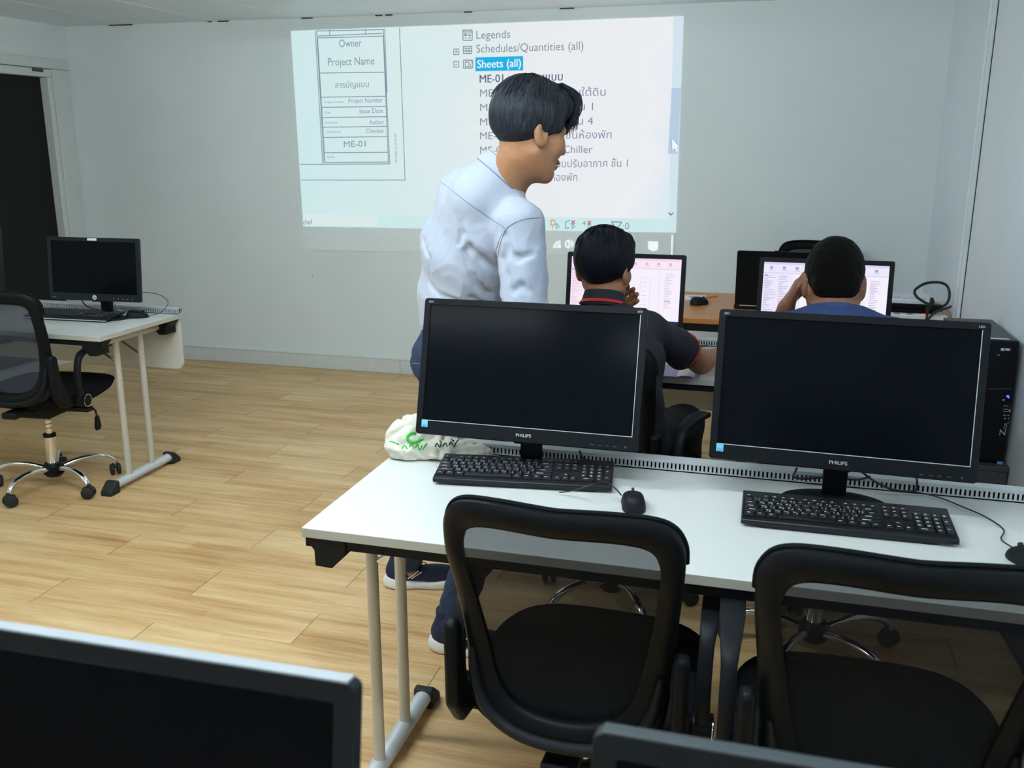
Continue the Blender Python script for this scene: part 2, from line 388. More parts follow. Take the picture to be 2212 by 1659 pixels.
# ceiling light fittings (above and behind the photographer's view; the last is added to brighten the back wall)
for i, (x, y, s) in enumerate(LIGHTS):
    t = thing('ceiling_light', ['middle ceiling batten light over the open floor', 'ceiling batten light above the front white desk', 'ceiling batten light nearest the left wall', 'rear ceiling batten light on the left', 'rear ceiling batten light on the right', 'added ceiling batten light that brightens the back wall'][i], 'ceiling light', (x, y, CH), 0, 'ceiling batten lights')
    MB().b2(-.62, .62, -.045, .045, -.035, 0).build('batten_body', M['trim'], t, bevel=.003)
    MB().tube([(-.60, 0, -.075), (.60, 0, -.075)], .040, 20, flat=.8).build('diffuser', glow('light_diffuser_%d' % i, (.85, .97, 1.04, 1), s*2.42), t)
# ------------------------------------------------------------------ projected picture on the back wall
WQ = WY-.004
pj = thing('projected_image', 'large bright projected computer screen picture on the grey back wall', 'projection', (-1.87, WY, .86))
pj_inv = Matrix.Translation(-pj.location)
def wq(px, py, d=0.): p = A(px, py, WQ-d); return p
def pbuild(mb, name, mats): return mb.xf(pj_inv).build(name, mats, pj, smooth=False)
gp, gg, gb = new_mat('projected_page')
tc = gg.N.new('ShaderNodeTexCoord'); sp = gg.N.new('ShaderNodeSeparateXYZ'); gg.K.new(tc.outputs['Object'], sp.inputs[0])
gb.inputs['Base Color'].default_value = (.02, .02, .02, 1); gb.inputs['Specular IOR Level'].default_value = 0
ff = gg.m('ADD', gg.m('MULTIPLY', sp.outputs[0], .39), gg.m('ADD', .5, gg.m('MULTIPLY', gg.m('SUBTRACT', gg.noise(tc.outputs['Object'], 1.2, 2.), .5), .35)))
gg.K.new(gg.ramp(ff, [(.0, L(208, 236, 237)), (.38, L(222, 239, 240)), (.62, L(236, 240, 242)), (.9, L(240, 242, 246)), (1., L(226, 238, 246))]), gb.inputs['Emission Color']); gb.inputs['Emission Strength'].default_value = .95
def quad(mb, pts, d, mi=0):
    v = [wq(*p, d) for p in pts]
    back = [p+Vector((0, .003-d*.5, 0)) for p in v]
    mb.add(v+back, [(0, 1, 2, 3), (7, 6, 5, 4), (0, 4, 5, 1), (1, 5, 6, 2), (2, 6, 7, 3), (3, 7, 4, 0)], mi)
pg = MB(); quad(pg, [(628, 67), (1477, 35), (1460, 502), (655, 489)], 0); pbuild(pg, 'page', gp)
tbm = mat('taskbar_light', L(226, 235, 235), .6, var=.02, emit=.0); bb = tbm.node_tree.nodes['Principled BSDF']
bb.inputs['Emission Color'].default_value = L(190, 200, 210); bb.inputs['Emission Strength'].default_value = .05
tk = MB(); quad(tk, [(655, 491), (1460, 504), (1455, 554), (657, 540)], 0); pbuild(tk, 'taskbar', tbm)
gl = glow('projected_line', L(120, 140, 160), .9); gt = glow('projected_text', L(134, 146, 168), .95); gtd = glow('projected_bold_text', L(92, 98, 124), .9)
gbl = glow('projected_blue', L(26, 180, 232), .95); gwh = glow('projected_white', L(240, 248, 252), 1.); gpale = glow('projected_pale', L(200, 224, 232), .95)
gcy = glow('projected_cyan_band', L(208, 238, 238), .95); gred = glow('projected_red', L(220, 90, 110), .9); gor = glow('projected_orange', L(226, 150, 110), .9)
sd = MB(); quad(sd, [(1455, 36), (1477, 35), (1460, 501), (1444, 501)], .001, 0); pbuild(sd, 'scroll_track', glow('scroll_track', L(214, 232, 242), .95))
sd = MB(); quad(sd, [(1451, 190), (1471, 190), (1464, 332), (1443, 332)], .0015, 0); pbuild(sd, 'scroll_thumb', glow('scroll_thumb', L(190, 212, 234), .92))
sd = MB(); quad(sd, [(656, 462), (1461, 473), (1460, 501), (655, 488)], .001, 0); quad(sd, [(658, 463), (814, 465), (813, 488), (656, 487)], .0015, 1); pbuild(sd, 'status_band', [gcy, glow('model_box', L(222, 240, 238), .95)])
hl = MB(); quad(hl, [(1027, 124), (1130, 121), (1130, 152), (1027, 154)], .0015); pbuild(hl, 'selection_bar', gbl)
PN = (0, -1, 0)
ln = MB()
def pl(a, b, wd=1.6, mb=None, mi=0):
    line_quad(ln if mb is None else mb, wq(*a, .002), wq(*b, .002), wd*.003, PN, mi)
# drawing title block lines
for a, b in (((681, 67), (697, 354)), ((684, 66), (700, 352)), ((828, 62), (842, 354)), ((831, 61), (836, 200)), ((863, 60), (875, 389)), ((648, 355), (842, 354)), ((650, 389), (875, 389)),
             ((684, 78), (826, 72)), ((685, 67), (827, 64)), ((712, 64), (712, 76)), ((790, 62), (790, 74)), ((686, 82), (828, 78)), ((690, 158), (830, 156)), ((694, 210), (833, 208)), ((695, 232), (834, 230)), ((697, 254), (835, 252)), ((698, 275), (836, 273)), ((699, 297), (837, 295)), ((701, 330), (838, 329)), ((702, 351), (840, 350)), ((686, 82), (702, 351)), ((828, 78), (839, 350))):
    pl(a, b)

for y in (112, 139): pl((980+0, y-6), (991, y-6)); pl((980, y+6), (991, y+6)); pl((980, y-6), (980, y+6)); pl((991, y-6), (991, y+6)); pl((983, y), (988, y))
pl((985.5, 109), (985.5, 115))
def icon_box(x0, y0, x1, y1):
    pl((x0, y0), (x1, y0), 1.8); pl((x0, y1), (x1, y1), 1.8); pl((x0, y0), (x0, y1), 1.8); pl((x1, y0), (x1, y1), 1.8)
icon_box(1000, 65, 1020, 87); pl((1001, 69), (1019, 69)); icon_box(1003, 73, 1008, 77); pl((1011, 74), (1017, 74)); pl((1011, 77), (1017, 77)); pl((1004, 82), (1008, 82)); pl((1011, 82), (1017, 82))
icon_box(1001, 100, 1019, 116); pl((1001, 104), (1019, 104)); pl((1007, 104), (1007, 116)); pl((1013, 104), (1013, 116)); pl((1001, 110), (1019, 110))
icon_box(1001, 130, 1021, 147); icon_box(1005, 134, 1013, 144); pl((1016, 130), (1021, 136)); pl((1017, 137), (1017, 147))
pbuild(ln, 'drawing_lines', gl)
def ptext(s, x0, x1, y, cap, mt=gt, bold=False, slope=-.03, mb=None, d=.0025):
    b_ = MB(); a = wq(x0, y, d); e = wq(x1, y+slope*(x1-x0), d)
    text_on(b_, s, a, e-a, (0, 0, 1), (e-a).length, cap*.003, bold=bold)
    pbuild(b_, 'text_line', mt)
ptext('Owner', 733, 781, 102, 16); ptext('Project Name', 709, 809, 142, 16); ptext('สารบัญแบบ', 724, 797, 190, 12)
ptext('Project Number', 753, 827, 223, 10); ptext('Issue Date', 777, 827, 245, 10); ptext('Author', 798, 830, 269, 10); ptext('Checker', 791, 830, 288, 10); ptext('ME-01', 743, 790, 318, 13)
for s, x0, x1, y in (('Project number', 701, 742, 223), ('Date', 702, 714, 245), ('Drawn by', 703, 729, 267), ('Checked by', 704, 736, 287), ('Scale', 707, 722, 341)): ptext(s, x0, x1, y, 4, gpale if False else gl)
b_ = MB(); a = wq(858, 352, .0025); text_on(b_, '25/3/2562 21:10:26 PM', a, (0, 0, 1), (-1, 0, 0), .185, .014); pbuild(b_, 'text_line', gl)
ptext('Legends', 1029, 1102, 84, 16); ptext('Schedules/Quantities (all)', 1029, 1260, 114, 16); ptext('Sheets (all)', 1031, 1125, 147, 16, gwh, True)
ptext('ME-01 - สารบัญแบบ', 1036, 1215, 179, 16, gtd, True)
for y, s, x1 in ((209, 'ME-02 - แบบแสดง ชั้นใต้ดิน', 1308), (240, 'ME-03 - แบบแสดง ชั้น 1', 1281), (271, 'ME-04 - แบบแสดง ชั้น 4', 1281), (301, 'ME-05 - แบบ 3 มิติ ชั้นห้องพัก', 1321), (332, 'ME-06 - แบบแสดง Chiller', 1280), (363, 'ME-07 - แบบขยายระบบปรับอากาศ ชั้น 1', 1356), (392, 'ME-08 - แบบ 3 มิติ ห้องพัก', 1247)):
    ptext(s, 1037, x1, y, 15, slope=-.008)
    q = MB(); pl((1014, y-8), (1031, y-8), .8, q); pbuild(q, 'tree_branch', gpale)
ptext('del', 655, 674, 485, 12); ptext(':0', 1346, 1359, 496, 14)
# cursor, chevrons and toolbar icons, each its own part
IM = [gwh, gl, gred, gor, gbl, gpale]
def poly(mb, pts, d, mi=0):
    v = [wq(*p, d) for p in pts]; mb.add(v, [tuple(range(len(v)))], mi)
def icon(name, segs, polys=()):
    ic = MB()
    for pts, mi in polys: poly(ic, pts, .0027, mi)
    for a, b, wd, mi in segs: pl(a, b, wd, ic, mi)
    pbuild(ic, name, IM)
icon('mouse_pointer', [((1451, 298), (1452, 325), 1.6, 1), ((1451, 298), (1467, 317), 1.6, 1), ((1452, 325), (1458, 320), 1.6, 1)], [([(1451, 298), (1452, 325), (1458, 320), (1462, 328), (1465, 326), (1462, 318), (1467, 317)], 0)])
icon('scroll_arrow', [((1444, 459), (1449, 465), 2.5, 1), ((1449, 465), (1454, 459), 2.5, 1)])
icon('filter_icon', [((1321, 479), (1343, 480), 2, 1), ((1321, 479), (1330, 492), 2, 1), ((1343, 480), (1334, 493), 2, 1)])
cur = lambda x: [((x, 482), (x, 494), 1.5, 1), ((x, 482), (x+7, 491), 1.5, 1), ((x, 494), (x+3, 491), 1.5, 1)]
crs = lambda x, y: [((x-4, y-4), (x+4, y+4), 2.2, 2), ((x-4, y+4), (x+4, y-4), 2.2, 2)]
icon('select_pinned_icon', [((1189, 476), (1199, 476), 2, 3), ((1188, 486), (1200, 486), 2, 3), ((1191, 476), (1190, 486), 2, 3), ((1198, 476), (1199, 486), 2, 3), ((1194, 487), (1194, 495), 1.5, 3)]+cur(1202))
icon('select_face_icon', [((1222, 479), (1222, 494), 2, 4), ((1222, 479), (1231, 476), 2, 4), ((1222, 494), (1229, 492), 2, 4)]+crs(1238, 480)+cur(1236))
icon('drag_icon', [((1258, 482), (1266, 482), 1.6, 1), ((1262, 478), (1262, 487), 1.6, 1)]+crs(1273, 481)+cur(1271))
icon('busy_icon', [((1300+6*math.cos(a)-1, 485+6*math.sin(a)), (1300+6*math.cos(a)+1, 485+6*math.sin(a)), 2, 5) for a in [k*math.pi/5 for k in range(10)]])
def arc(cx, cy, r, a0, a1, st, wd, flip=-1):
    pts = [(cx+flip*r*math.cos(math.radians(q)), cy-r*math.sin(math.radians(q))) for q in range(a0, a1, st)]
    return [(a, b, wd, 0) for a, b in zip(pts, pts[1:])]
icon('network_icon', arc(1211, 536, 6, 0, 91, 15, 3)+arc(1211, 536, 10.5, 0, 91, 15, 3)+arc(1211, 536, 15, 0, 91, 15, 3), [([(1207, 532), (1211, 532), (1211, 536), (1207, 536)], 0)])
icon('speaker_icon', [((1222, 523), (1222, 532), 3, 0), ((1222, 523), (1229, 518), 3, 0), ((1222, 532), (1229, 536), 3, 0), ((1229, 518), (1229, 536), 3, 0)]+arc(1229, 527, 5, -50, 51, 20, 2.6, 1)+arc(1229, 527, 9, -50, 51, 20, 2.6, 1))
icon('message_icon', [((1404, y), (1417, y+.4), 1.8, 1) for y in (527, 531, 535)], [([(1400, 521), (1422, 522), (1421, 539), (1412, 543), (1400, 538)], 0)])
icon('clock_mark', [((1366, 514), (1365, 523), 2.5, 0)])
icon('bright_edge_line', [((1452, 507), (1451, 553), 2.6, 0)])

# ------------------------------------------------------------------ desks
def make_desk(label, x0, x1, y0, y1, footL=True, footR=True, H=.745, group=None):
    cx = (x0+x1)/2; t = thing('training_desk', label, 'desk', (cx, y0, 0), 0, group); W = x1-x0; D = y1-y0; h = W/2
    tp = MB().b2(-h, h, 0, D, H-.022, H, 0); o = tp.build('tabletop', [M['top'], M['edge']], t, bevel=.0015)
    for p in o.data.polygons:
        if abs(p.normal.z) < .5: p.material_index = 1
    MB().b2(-h+.004, h-.004, .01, .05, H-.046, H-.022).build('frame_beam', M['blkm'], t); MB().b2(-h+.1, h-.1, D-.08, D-.05, H-.05, H-.022).build('frame_beam', M['blkm'], t)
    for s in (-1, 1):
        for (yy, ny) in ((.0, 1), (D-.03, -1)):
            # moulded corner bracket
            pr = [(0, H-.022), (.022, H-.052), (.023, H-.088), (.062, H-.09), (.096, H-.056), (.096, H-.022)]
            poly_ = [(s*(-h+.004+a) if s > 0 else (-h+.004+a), b_) for a, b_ in pr]
            if s > 0: poly_ = [(h-.004-a, b_) for a, b_ in pr]
            MB().prism(poly_, min(yy+ny*.004, yy+ny*.085), max(yy+ny*.004, yy+ny*.085), 'y').build('corner_bracket', M['blkm'], t, bevel=.002)
        lx = s*(h-.076)
        MB().cyl((lx, .10, H-.052), (lx, D-.10, H-.052), .015).build('top_rail', M['legp'], t)
        for ly in (.19, .36):
            MB().cyl((lx, ly, .04), (lx, ly, H-.052), .0145).build('leg', M['legp'], t)
            MB().cyl((lx, ly+.002, H-.16), (lx-s*.17, ly-.01, H-.05), .0055, 8).build('brace', M['chrome'], t)
        fb = MB().tube([(lx, .06, .034), (lx, D-.10, .034)], .024, 20, flat=.85); f = fb.build('foot_bar', M['alu'], t)
        for (ya, yb) in ((.085, .02), (D-.125, D-.06)):
            pr = [(ya, .0), (ya, .058), (ya+(yb-ya)*.35, .060), (yb, .022), (yb+(yb-ya)*.04, .0)]
            MB().prism(pr, lx-.029, lx+.029, 'x').build('foot_cap', M['rubber'], f, bevel=.006)
    # modesty panel
    mp = MB().prism(rrect(-h+.01, h-.01, .468, H-.024, .035, corners='bl br'), D-.028, D-.012, 'y'); mp.build('modesty_panel', M['panel'], t, bevel=.002)
    # slotted cable rail along the back edge
    rl = MB(); ry0, ry1 = D-.038, D-.003; z0 = H
    rl.b2(-h, h, ry0, ry1, z0, z0+.003).b2(-h, h, ry0-.001, ry1, z0+.026, z0+.030).b2(-h, h, ry1-.003, ry1, z0, z0+.03)
    rl.b2(-h, h, ry0-.003, ry0+.006, z0+.024, z0+.031)
    rl.b2(-h, h, ry0, ry0+.002, z0, z0+.006).b2(-h, h, ry0, ry0+.002, z0+.021, z0+.028)
    x = -h
    while x < h-.004: rl.b2(x, x+.0058, ry0, ry0+.002, z0+.006, z0+.021); x += .0102
    rl.b2(-h+.004, h-.004, ry0+.012, ry0+.014, z0+.003, z0+.026, 1)
    rl.build('cable_rail', [M['alu'], M['blkm']], t, smooth=False)
    return t
GD = 'white training desks with slotted cable rails'
deskB = make_desk('white desk in the foreground with two large switched off monitors on it', -.944, WR-.016, 1.69, 2.308)
deskC = make_desk('white desk where the two seated people work', -.93, .60, 3.262, 3.872)
deskA = make_desk('white desk at the left with a mesh chair pushed up to it', -4.54, -2.76, 3.315, 3.92)
deskD = make_desk('nearest white desk, just below the picture, carrying the two cropped monitors', -1.05, .75, .03, .66)

# wooden teacher desk by the back wall
wd = thing('wooden_desk', 'orange brown wooden desk along the grey back wall', 'desk', (.14, 4.45, 0))
MB().b2(-.70, .71, 0, .82, .722, .75).build('tabletop', M['wood'], wd, bevel=.003)
MB().b2(-.69, .70, .01, .035, .685, .722).build('frame_beam', M['blkm'], wd); MB().b2(-.69, .70, .78, .80, .685, .722).build('frame_beam', M['blkm'], wd)
for x in (-.66, .67):
    for y in (.05, .76): MB().b2(x-.02, x+.02, y-.02, y+.02, 0, .686).build('leg', M['blkm'], wd)

# ------------------------------------------------------------------ monitors
def make_monitor(label, loc, rz, W=.5655, Hh=.345, zb=.09, tilt=15., bz=.0165, bb=.036, model='big', lit=None, group=None, bezel='bez', marks=True, topm=None):
    "origin on the desk under the base; the screen looks towards -y"
    t = thing('monitor', label, 'monitor', loc, rz, group)
    T = Matrix.Translation((0, -.10, zb)) @ Matrix.Rotation(-math.radians(tilt), 4, 'X')   # lower edge of the panel
    def pb(mb, name, mats, par=t, **k): return mb.xf(T).build(name, mats, par, **k)
    h = W/2
    b_ = MB(); dpt = .016
    out = rrect(-h, h, 0, Hh, .008); n = len(out)
    inn = rrect(-h+bz, h-bz, bb, Hh-bz, .002); 
    vs = [(x, 0, z) for x, z in out]+[(x, 0, z) for x, z in inn]+[(x, .004, z) for x, z in inn]+[(x, dpt, z) for x, z in out]
    fs = []
    for i in range(n):
        j = (i+1) % n; fs += [(i, j, n+j, n+i), (n+i, n+j, 2*n+j, 2*n+i), (i, 3*n+i, 3*n+j, j)]
    fs.append(tuple(range(3*n, 4*n))); b_.add(vs, fs)
    pb(b_, 'bezel', M[bezel], bevel=.0015)
    if topm: pb(MB().b2(-h+.006, h-.006, .0005, dpt-.001, Hh-.001, Hh+.0012), 'top_sheen', mat(topm, L(150, 156, 160) if topm == 'sheen_pale' else L(52, 60, 62), .35, var=.05), bevel=.0006)  # strip colour paints the ceiling's grazing sheen onto the top edge
    bk = MB()
    bk.add([(-h+.01, dpt, .01), (h-.01, dpt, .01), (h-.01, dpt, Hh-.01), (-h+.01, dpt, Hh-.01), (-h+.09, .045, .06), (h-.09, .045, .06), (h-.09, .045, Hh-.07), (-h+.09, .045, Hh-.07)], [(3, 2, 1, 0), (4, 5, 6, 7), (0, 1, 5, 4), (1, 2, 6, 5), (2, 3, 7, 6), (3, 0, 4, 7)])
    pb(bk, 'back_cover', M['blk'], bevel=.008)
    s = MB().b2(-h+bz-.001, h-bz+.001, .0035, .006, bb-.001, Hh-bz+.001)
    scr = pb(s, 'screen', M['scr'] if lit is None else lit)
    bm_ = MB()
    e = .0009
    if model == 'big' and marks: bm_.b2(-h+bz-e, h-bz+e, -.0004, .001, bb-e, bb+.0006).b2(h-bz-.0005, h-bz+e, -.0004, .001, bb, Hh-bz)
    if bm_.v: pb(bm_, 'bezel_trim_line', M['silver'], smooth=False)
    if marks and model == 'big':
        tx = MB(); R_, U_ = (1, 0, 0), (0, 0, 1)
        text_on(tx, 'PHILIPS', (0, -.0006, .0135), R_, U_, .038, .0078, bold=True, align='c'); pb(tx, 'brand_lettering', M['silver'], smooth=False)
        tx = MB(); text_on(tx, '243V', (-h+.011, -.0006, Hh-.0115), R_, U_, .0135, .0045); text_on(tx, 'LED', (h-.018, -.0006, Hh-.0115), R_, U_, .0115, .0045, align='c'); pb(tx, 'corner_lettering', M['silver'], smooth=False)
        tx = MB()
        for i in range(4): text_on(tx, ['INPUT', '4:3', 'M/+', 'MENU'][i], (h-.115+i*.0185, -.0006, .008), R_, U_, .0085, .0026)
        tx.tube([(h-.03+.0022*math.cos(a), -.0004, .010+.0022*math.sin(a)) for a in [q*math.pi/6 for q in range(12)]], .0004, 4, closed=True)
        pb(tx, 'button_lettering', M['greyp'], smooth=False)
        tx = MB().b2(-h+.0155, -h+.0315, -.0006, 0, bb-.018, bb-.0005); text_on(tx, 'energy', (-h+.0175, -.0009, bb-.0125), R_, U_, .012, .0035, 1); tx.b2(-h+.017, -h+.030, -.0009, -.0006, bb-.0165, bb-.0145, 1); pb(tx, 'energy_sticker', [M['cyan'], M['cyand']], smooth=False)
    if model == 'logo':
        tx = MB(); c = [(.0115*math.cos(a), -.0006, .016+.0115*math.sin(a)) for a in [q*math.pi/12 for q in range(24)]]
        tx.add([(x, y, z) for x, y, z in c], [tuple(range(24))], 0); text_on(tx, 'hp', (0, -.001, .012), (1, 0, .0), (.25, 0, 1), .013, .007, 1, bold=True, align='c'); pb(tx, 'round_logo', [M['silver'], M['blkm']], smooth=False)
        pb(MB().b2(-.026, .022, -.0008, 0, Hh-.014, Hh-.003), 'paper_sticker', M['paper'])
        tx = MB(); text_on(tx, 'L1945', (-h+.012, -.0006, .010), (1, 0, 0), (0, 0, 1), .024, .004)
        for i in range(5): tx.b2(h-.14+i*.024, h-.137+i*.024, -.0006, 0, .012, .015)
        pb(tx, 'small_print', M['silver'], smooth=False)
    # stand
    nk = MB().prism([(-.026, .0), (.026, .0), (.030, zb+.10), (-.030, zb+.10)], -.035, -.012, 'y')
    nk.xf(Matrix.Translation((0, .01, 0))).build('stand_neck', M['blks'], t, bevel=.004)
    if model != 'small': MB().prism([(-.05, 0), (.05, 0), (.034, -.03), (.028, -.05), (-.028, -.05), (-.034, -.03)], -.012, .0, 'y').xf(T @ Matrix.Translation((0, .03, .045))).build('stand_hinge', M['blks'], t, bevel=.003)
    MB().lathe([(.0, .0), (.120, .0), (.124, .003), (.120, .008), (.09, .012), (.03, .018), (0, .019)], (0, -.045, 0), 40, sx=.97, sy=.60).build('stand_base', M['blks'], t)
    return t
ZD = .745
G2 = 'large black monitors on the front white desk'
def mon_y(ylow, tilt, zb): return ylow+.10
make_monitor('large black monitor at the left on the front desk, keyboard and canvas bag beside it', (-.5615, 2.217, ZD+.0005), 0, zb=.093, tilt=15.5)
make_monitor('large black monitor nearest the computer tower on the front desk', (.174, 2.192, ZD+.0005), math.radians(-2.), zb=.100, tilt=11)
make_monitor('cropped black monitor in the lower left corner, a grey sheen painted on its top edge', (-.551, .585, ZD+.0005), math.radians(.8), W=.565, Hh=.345, zb=.088, tilt=9, marks=False, bezel='bezg', topm='sheen_pale')
make_monitor('cropped black monitor at the bottom edge below the mesh chairs', (.190, .575, ZD+.0005), 0, W=.565, Hh=.345, zb=.092, tilt=9, marks=False, bezel='bezg', topm='sheen_dull')

def ui_page(scr_parent_T, t, W, Hh, bz, bb, tint, style):
    "drawing program on a lit screen: ribbon, palette, page and browser"
    h = W/2-bz; z0, z1 = bb, Hh-bz; m = MB()
    def r(u0, v0, u1, v1, mi, d=.0030): m.b2(-h+2*h*u0, -h+2*h*u1, d, .0034, z1-(z1-z0)*v1, z1-(z1-z0)*v0, mi)
    r(0, 0, 1, .035, 1); r(0, .035, 1, .15, 0, .0032); r(0, .955, 1, 1, 3)
    r(0, .15, 1, .165, 1); r(.0, .165, .24, .95, 0, .0032)
    rn = random.Random(5)
    for i in range(9): r(.05+i*.105, .06, .075+i*.105, .1, 2); r(.045+i*.105, .115, .085+i*.105, .122, 2)
    for i in range(30):
        v = .2+i*.025
        r(.01, v, .01+.03+.07*rn.random(), v+.007, 2); r(.13, v, .13+.03+.05*rn.random(), v+.007, 2)
        if i < 22: r(.86, v+.02, .90+.04*rn.random(), v+.027, 2)
    for a in ((.30, .2, .302, .93), (.42, .2, .422, .93), (.30, .2, .42, .204), (.30, .93, .42, .934), (.64, .3, .642, .8), (.73, .3, .732, .8), (.64, .3, .73, .303), (.64, .8, .73, .803), (.81, .17, .812, .95)): r(*a, 2)
    for i in range(6): r(.655, .36+i*.07, .70, .365+i*.07, 2)
    r(.01, .185, .035, .21, 4); r(.86, .64, .92, .655, 4); 
    for i in range(5): r(.6+i*.05, .968, .62+i*.05, .985, 5)
    m.xf(scr_parent_T).build('screen_interface', [glow('ui_ribbon'+style, tint[0]), glow('ui_bar'+style, tint[1]), glow('ui_ink'+style, tint[2]), glow('ui_task'+style, (.02, .02, .08, 1)), glow('ui_blue'+style, L(150, 160, 225)), glow('ui_white'+style, L(235, 238, 250))], t, smooth=False)
for (lab, loc, rz, W, Hh, tilt, tint, st) in (
    ('lit monitor in front of the person in the black polo shirt, pinkish white screen', (-.540, 3.62, ZD+.0005), 0., .455, .288, 8, (L(248, 232, 246), L(238, 214, 236), L(214, 186, 214)), 'pink'),
    ('lit monitor behind the head of the person in the navy t-shirt', (.187, 3.62, ZD+.0005), math.radians(-1), .465, .290, 8, (L(236, 232, 252), L(216, 212, 240), L(168, 164, 200)), 'blue')):
    t = make_monitor(lab, loc, rz, W, Hh, .115, tilt, .017, .026, 'small', glow('lit_screen_'+st, L(246, 240, 252), 1.), bezel='bez')
    ui_page(Matrix.Translation((0, -.10, .115)) @ Matrix.Rotation(-math.radians(tilt), 4, 'X'), t, W, Hh, .017, .026, tint, st)
    MB().b2(W/2-.022, W/2-.018, -.0008, .001, .006, .010).xf(Matrix.Translation((0, -.10, .115)) @ Matrix.Rotation(-math.radians(tilt), 4, 'X')).build('power_light', M['led'], t)
make_monitor('black monitor with a round silver logo and a white label on the left desk', (-3.040, 3.74, ZD+.0005), math.radians(3), .480, .292, .092, 6, .018, .034, 'logo', bezel='bezg')
make_monitor('monitor at the far left picture edge, only its right side showing', (-3.765, 3.70, ZD+.0005), math.radians(2), .480, .310, .112, 5, .018, .034, 'small', bezel='bezg')

# ------------------------------------------------------------------ keyboards
def kb_layout():
    K = []; u = .019
    def rowk(y, x, ws, hs=1.):
        for w_ in ws:
            if w_ > 0: K.append((x, y, w_*u, hs*u))
            x += abs(w_)*u
    rowk(5.15, 0, [1, -1, 1, 1, 1, 1, -.5, 1, 1, 1, 1, -.5, 1, 1, 1, 1, -.25, 1, 1, 1], .72)
    rowk(4, 0, [1]*13+[2, -.25, 1, 1, 1, -.25, 1, 1, 1, 1])
    rowk(3, 0, [1.5]+[1]*12+[1.5, -.25, 1, 1, 1, -.25, 1, 1, 1])
    rowk(2, 0, [1.75]+[1]*11+[2.25, -3.5, 1, 1, 1])
    rowk(1, 0, [2.25]+[1]*10+[2.75, -1.25, 1, -1.25, 1, 1, 1])
    rowk(0, 0, [1.25, 1.25, 1.25, 6.25, 1.25, 1.25, 1.25, 1.25, -.25, 1, 1, 1, -.25, 2, 1])
    K.append((21.5*u, 2, u, 2*u)); K.append((21.5*u, 0, u, 2*u))
    return [(x, y*u, w_, h_) for x, y, w_, h_ in K]
LET = {4: '`1234567890-=', 3: 'QWERTYUIOP[]', 2: "ASDFGHJKL;'", 1: 'ZXCVBNM,./'}
THA = {4: '_ๅ/ฺภถุึคตจขช', 3: 'ๆไำพะัีรนยบล', 2: 'ฟหกดเ้่าสวง', 1: 'ผปแอิืทมใฝ'}
def make_keyboard(label, loc, rz, tilt=4., key='keyc', legends=1., group=None, body=(.445, .150)):
    t = thing('keyboard', label, 'keyboard', loc, rz, group); u = .019
    W, D = body; T = Matrix.Translation((0, 0, .006)) @ Matrix.Rotation(math.radians(tilt), 4, 'X')
    b_ = MB().prism([(0, 0), (0, .010), (.006, .013), (D-.004, .014), (D, .011), (D, .003)], -W/2, W/2, 'x'); b_.xf(T).build('case', M['keyb'], t, bevel=.003)
    MB().b2(-W/2+.05, -W/2+.09, D-.02, D-.012, 0, .006+math.sin(math.radians(tilt))*(D-.02)).b2(W/2-.09, W/2-.05, D-.02, D-.012, 0, .006+math.sin(math.radians(tilt))*(D-.02)).b2(-W/2+.04, W/2-.04, .004, .012, 0, .009).build('foot', M['rubber'], t)
    lay = kb_layout(); kw = 22.5*u; x0 = -kw/2; y0 = .014
    data = {}; n = 0; extra = MB(); lg = MB()
    for (x, y, w_, h_) in lay:
        ww, hh = w_-.0028, h_-.0028
        cx, cy = x0+x+w_/2, y0+y+h_/2
        k_ = (round(ww, 4), round(hh, 4))
        def cap(): 
            m = MB(); a, b2_, z = ww/2, hh/2, .0045
            m.add([(-a, -b2_, 0), (a, -b2_, 0), (a, b2_, 0), (-a, b2_, 0), (-a+.0015, -b2_+.0013, z), (a-.0015, -b2_+.0013, z), (a-.0015, b2_-.001, z), (-a+.0015, b2_-.001, z)], [(3, 2, 1, 0), (4, 5, 6, 7), (0, 1, 5, 4), (1, 2, 6, 5), (2, 3, 7, 6), (3, 0, 4, 7)]); return m
        Mx = T @ Matrix.Translation((cx, cy, .0138))
        if n >= 100: extra.add([Mx @ p for p in cap().v], cap().f)
        else:
            if k_ not in data:
                o = cap().build('key', M[key], t, bevel=.0006); data[k_] = o
            else:
                o = data[k_].copy(); COL.objects.link(o); o.parent = t
            o.matrix_local = Mx
        n += 1
        # printed legend
        rw = round(y/u-.0, 2); col = None
        z = .0138+.0048
        s1 = s2 = ''
        if rw in LET:
            off = {4: 0, 3: 1.5, 2: 1.75, 1: 2.25}[rw]; i = round(x/u-off)
            if abs(w_-u) < 1e-6 and 0 <= i < len(LET[rw]): s1, s2 = LET[rw][i], THA[rw][i]
        q = lambda dx, dy: T @ Vector((cx+dx, cy+dy, z))
        ex = T.to_3x3() @ Vector((1, 0, 0)); ey = T.to_3x3() @ Vector((0, 1, 0))
        if s1:
            text_on(lg, s1, q(-.0055, .0006), ex, ey, None, .0042*legends, res=1)
            text_on(lg, s2, q(.0012, -.0050), ex, ey, None, .0034*legends, res=1)
            text_on(lg, s2, q(.0012, .0014), ex, ey, None, .0028*legends, res=1)
        else:
            if w_ < 4*u: line_quad(lg, q(-ww*.26, .001), q(ww*(-.26+.35), .001), .0016*legends, T.to_3x3() @ Vector((0, 0, 1)))
            if x > 18*u and w_ == u and y > .0: line_quad(lg, q(-.003, -.003), q(.001, -.003), .0016, T.to_3x3() @ Vector((0, 0, 1)))
    if extra.v: e = extra.build('key', M[key], t); e['kind'] = 'stuff'
    lg.build('key_legends', M['keyl'], t, smooth=False)
    return t
a = AZ(935, 1043, .752); b_ = AZ(1320, 1060, .752)
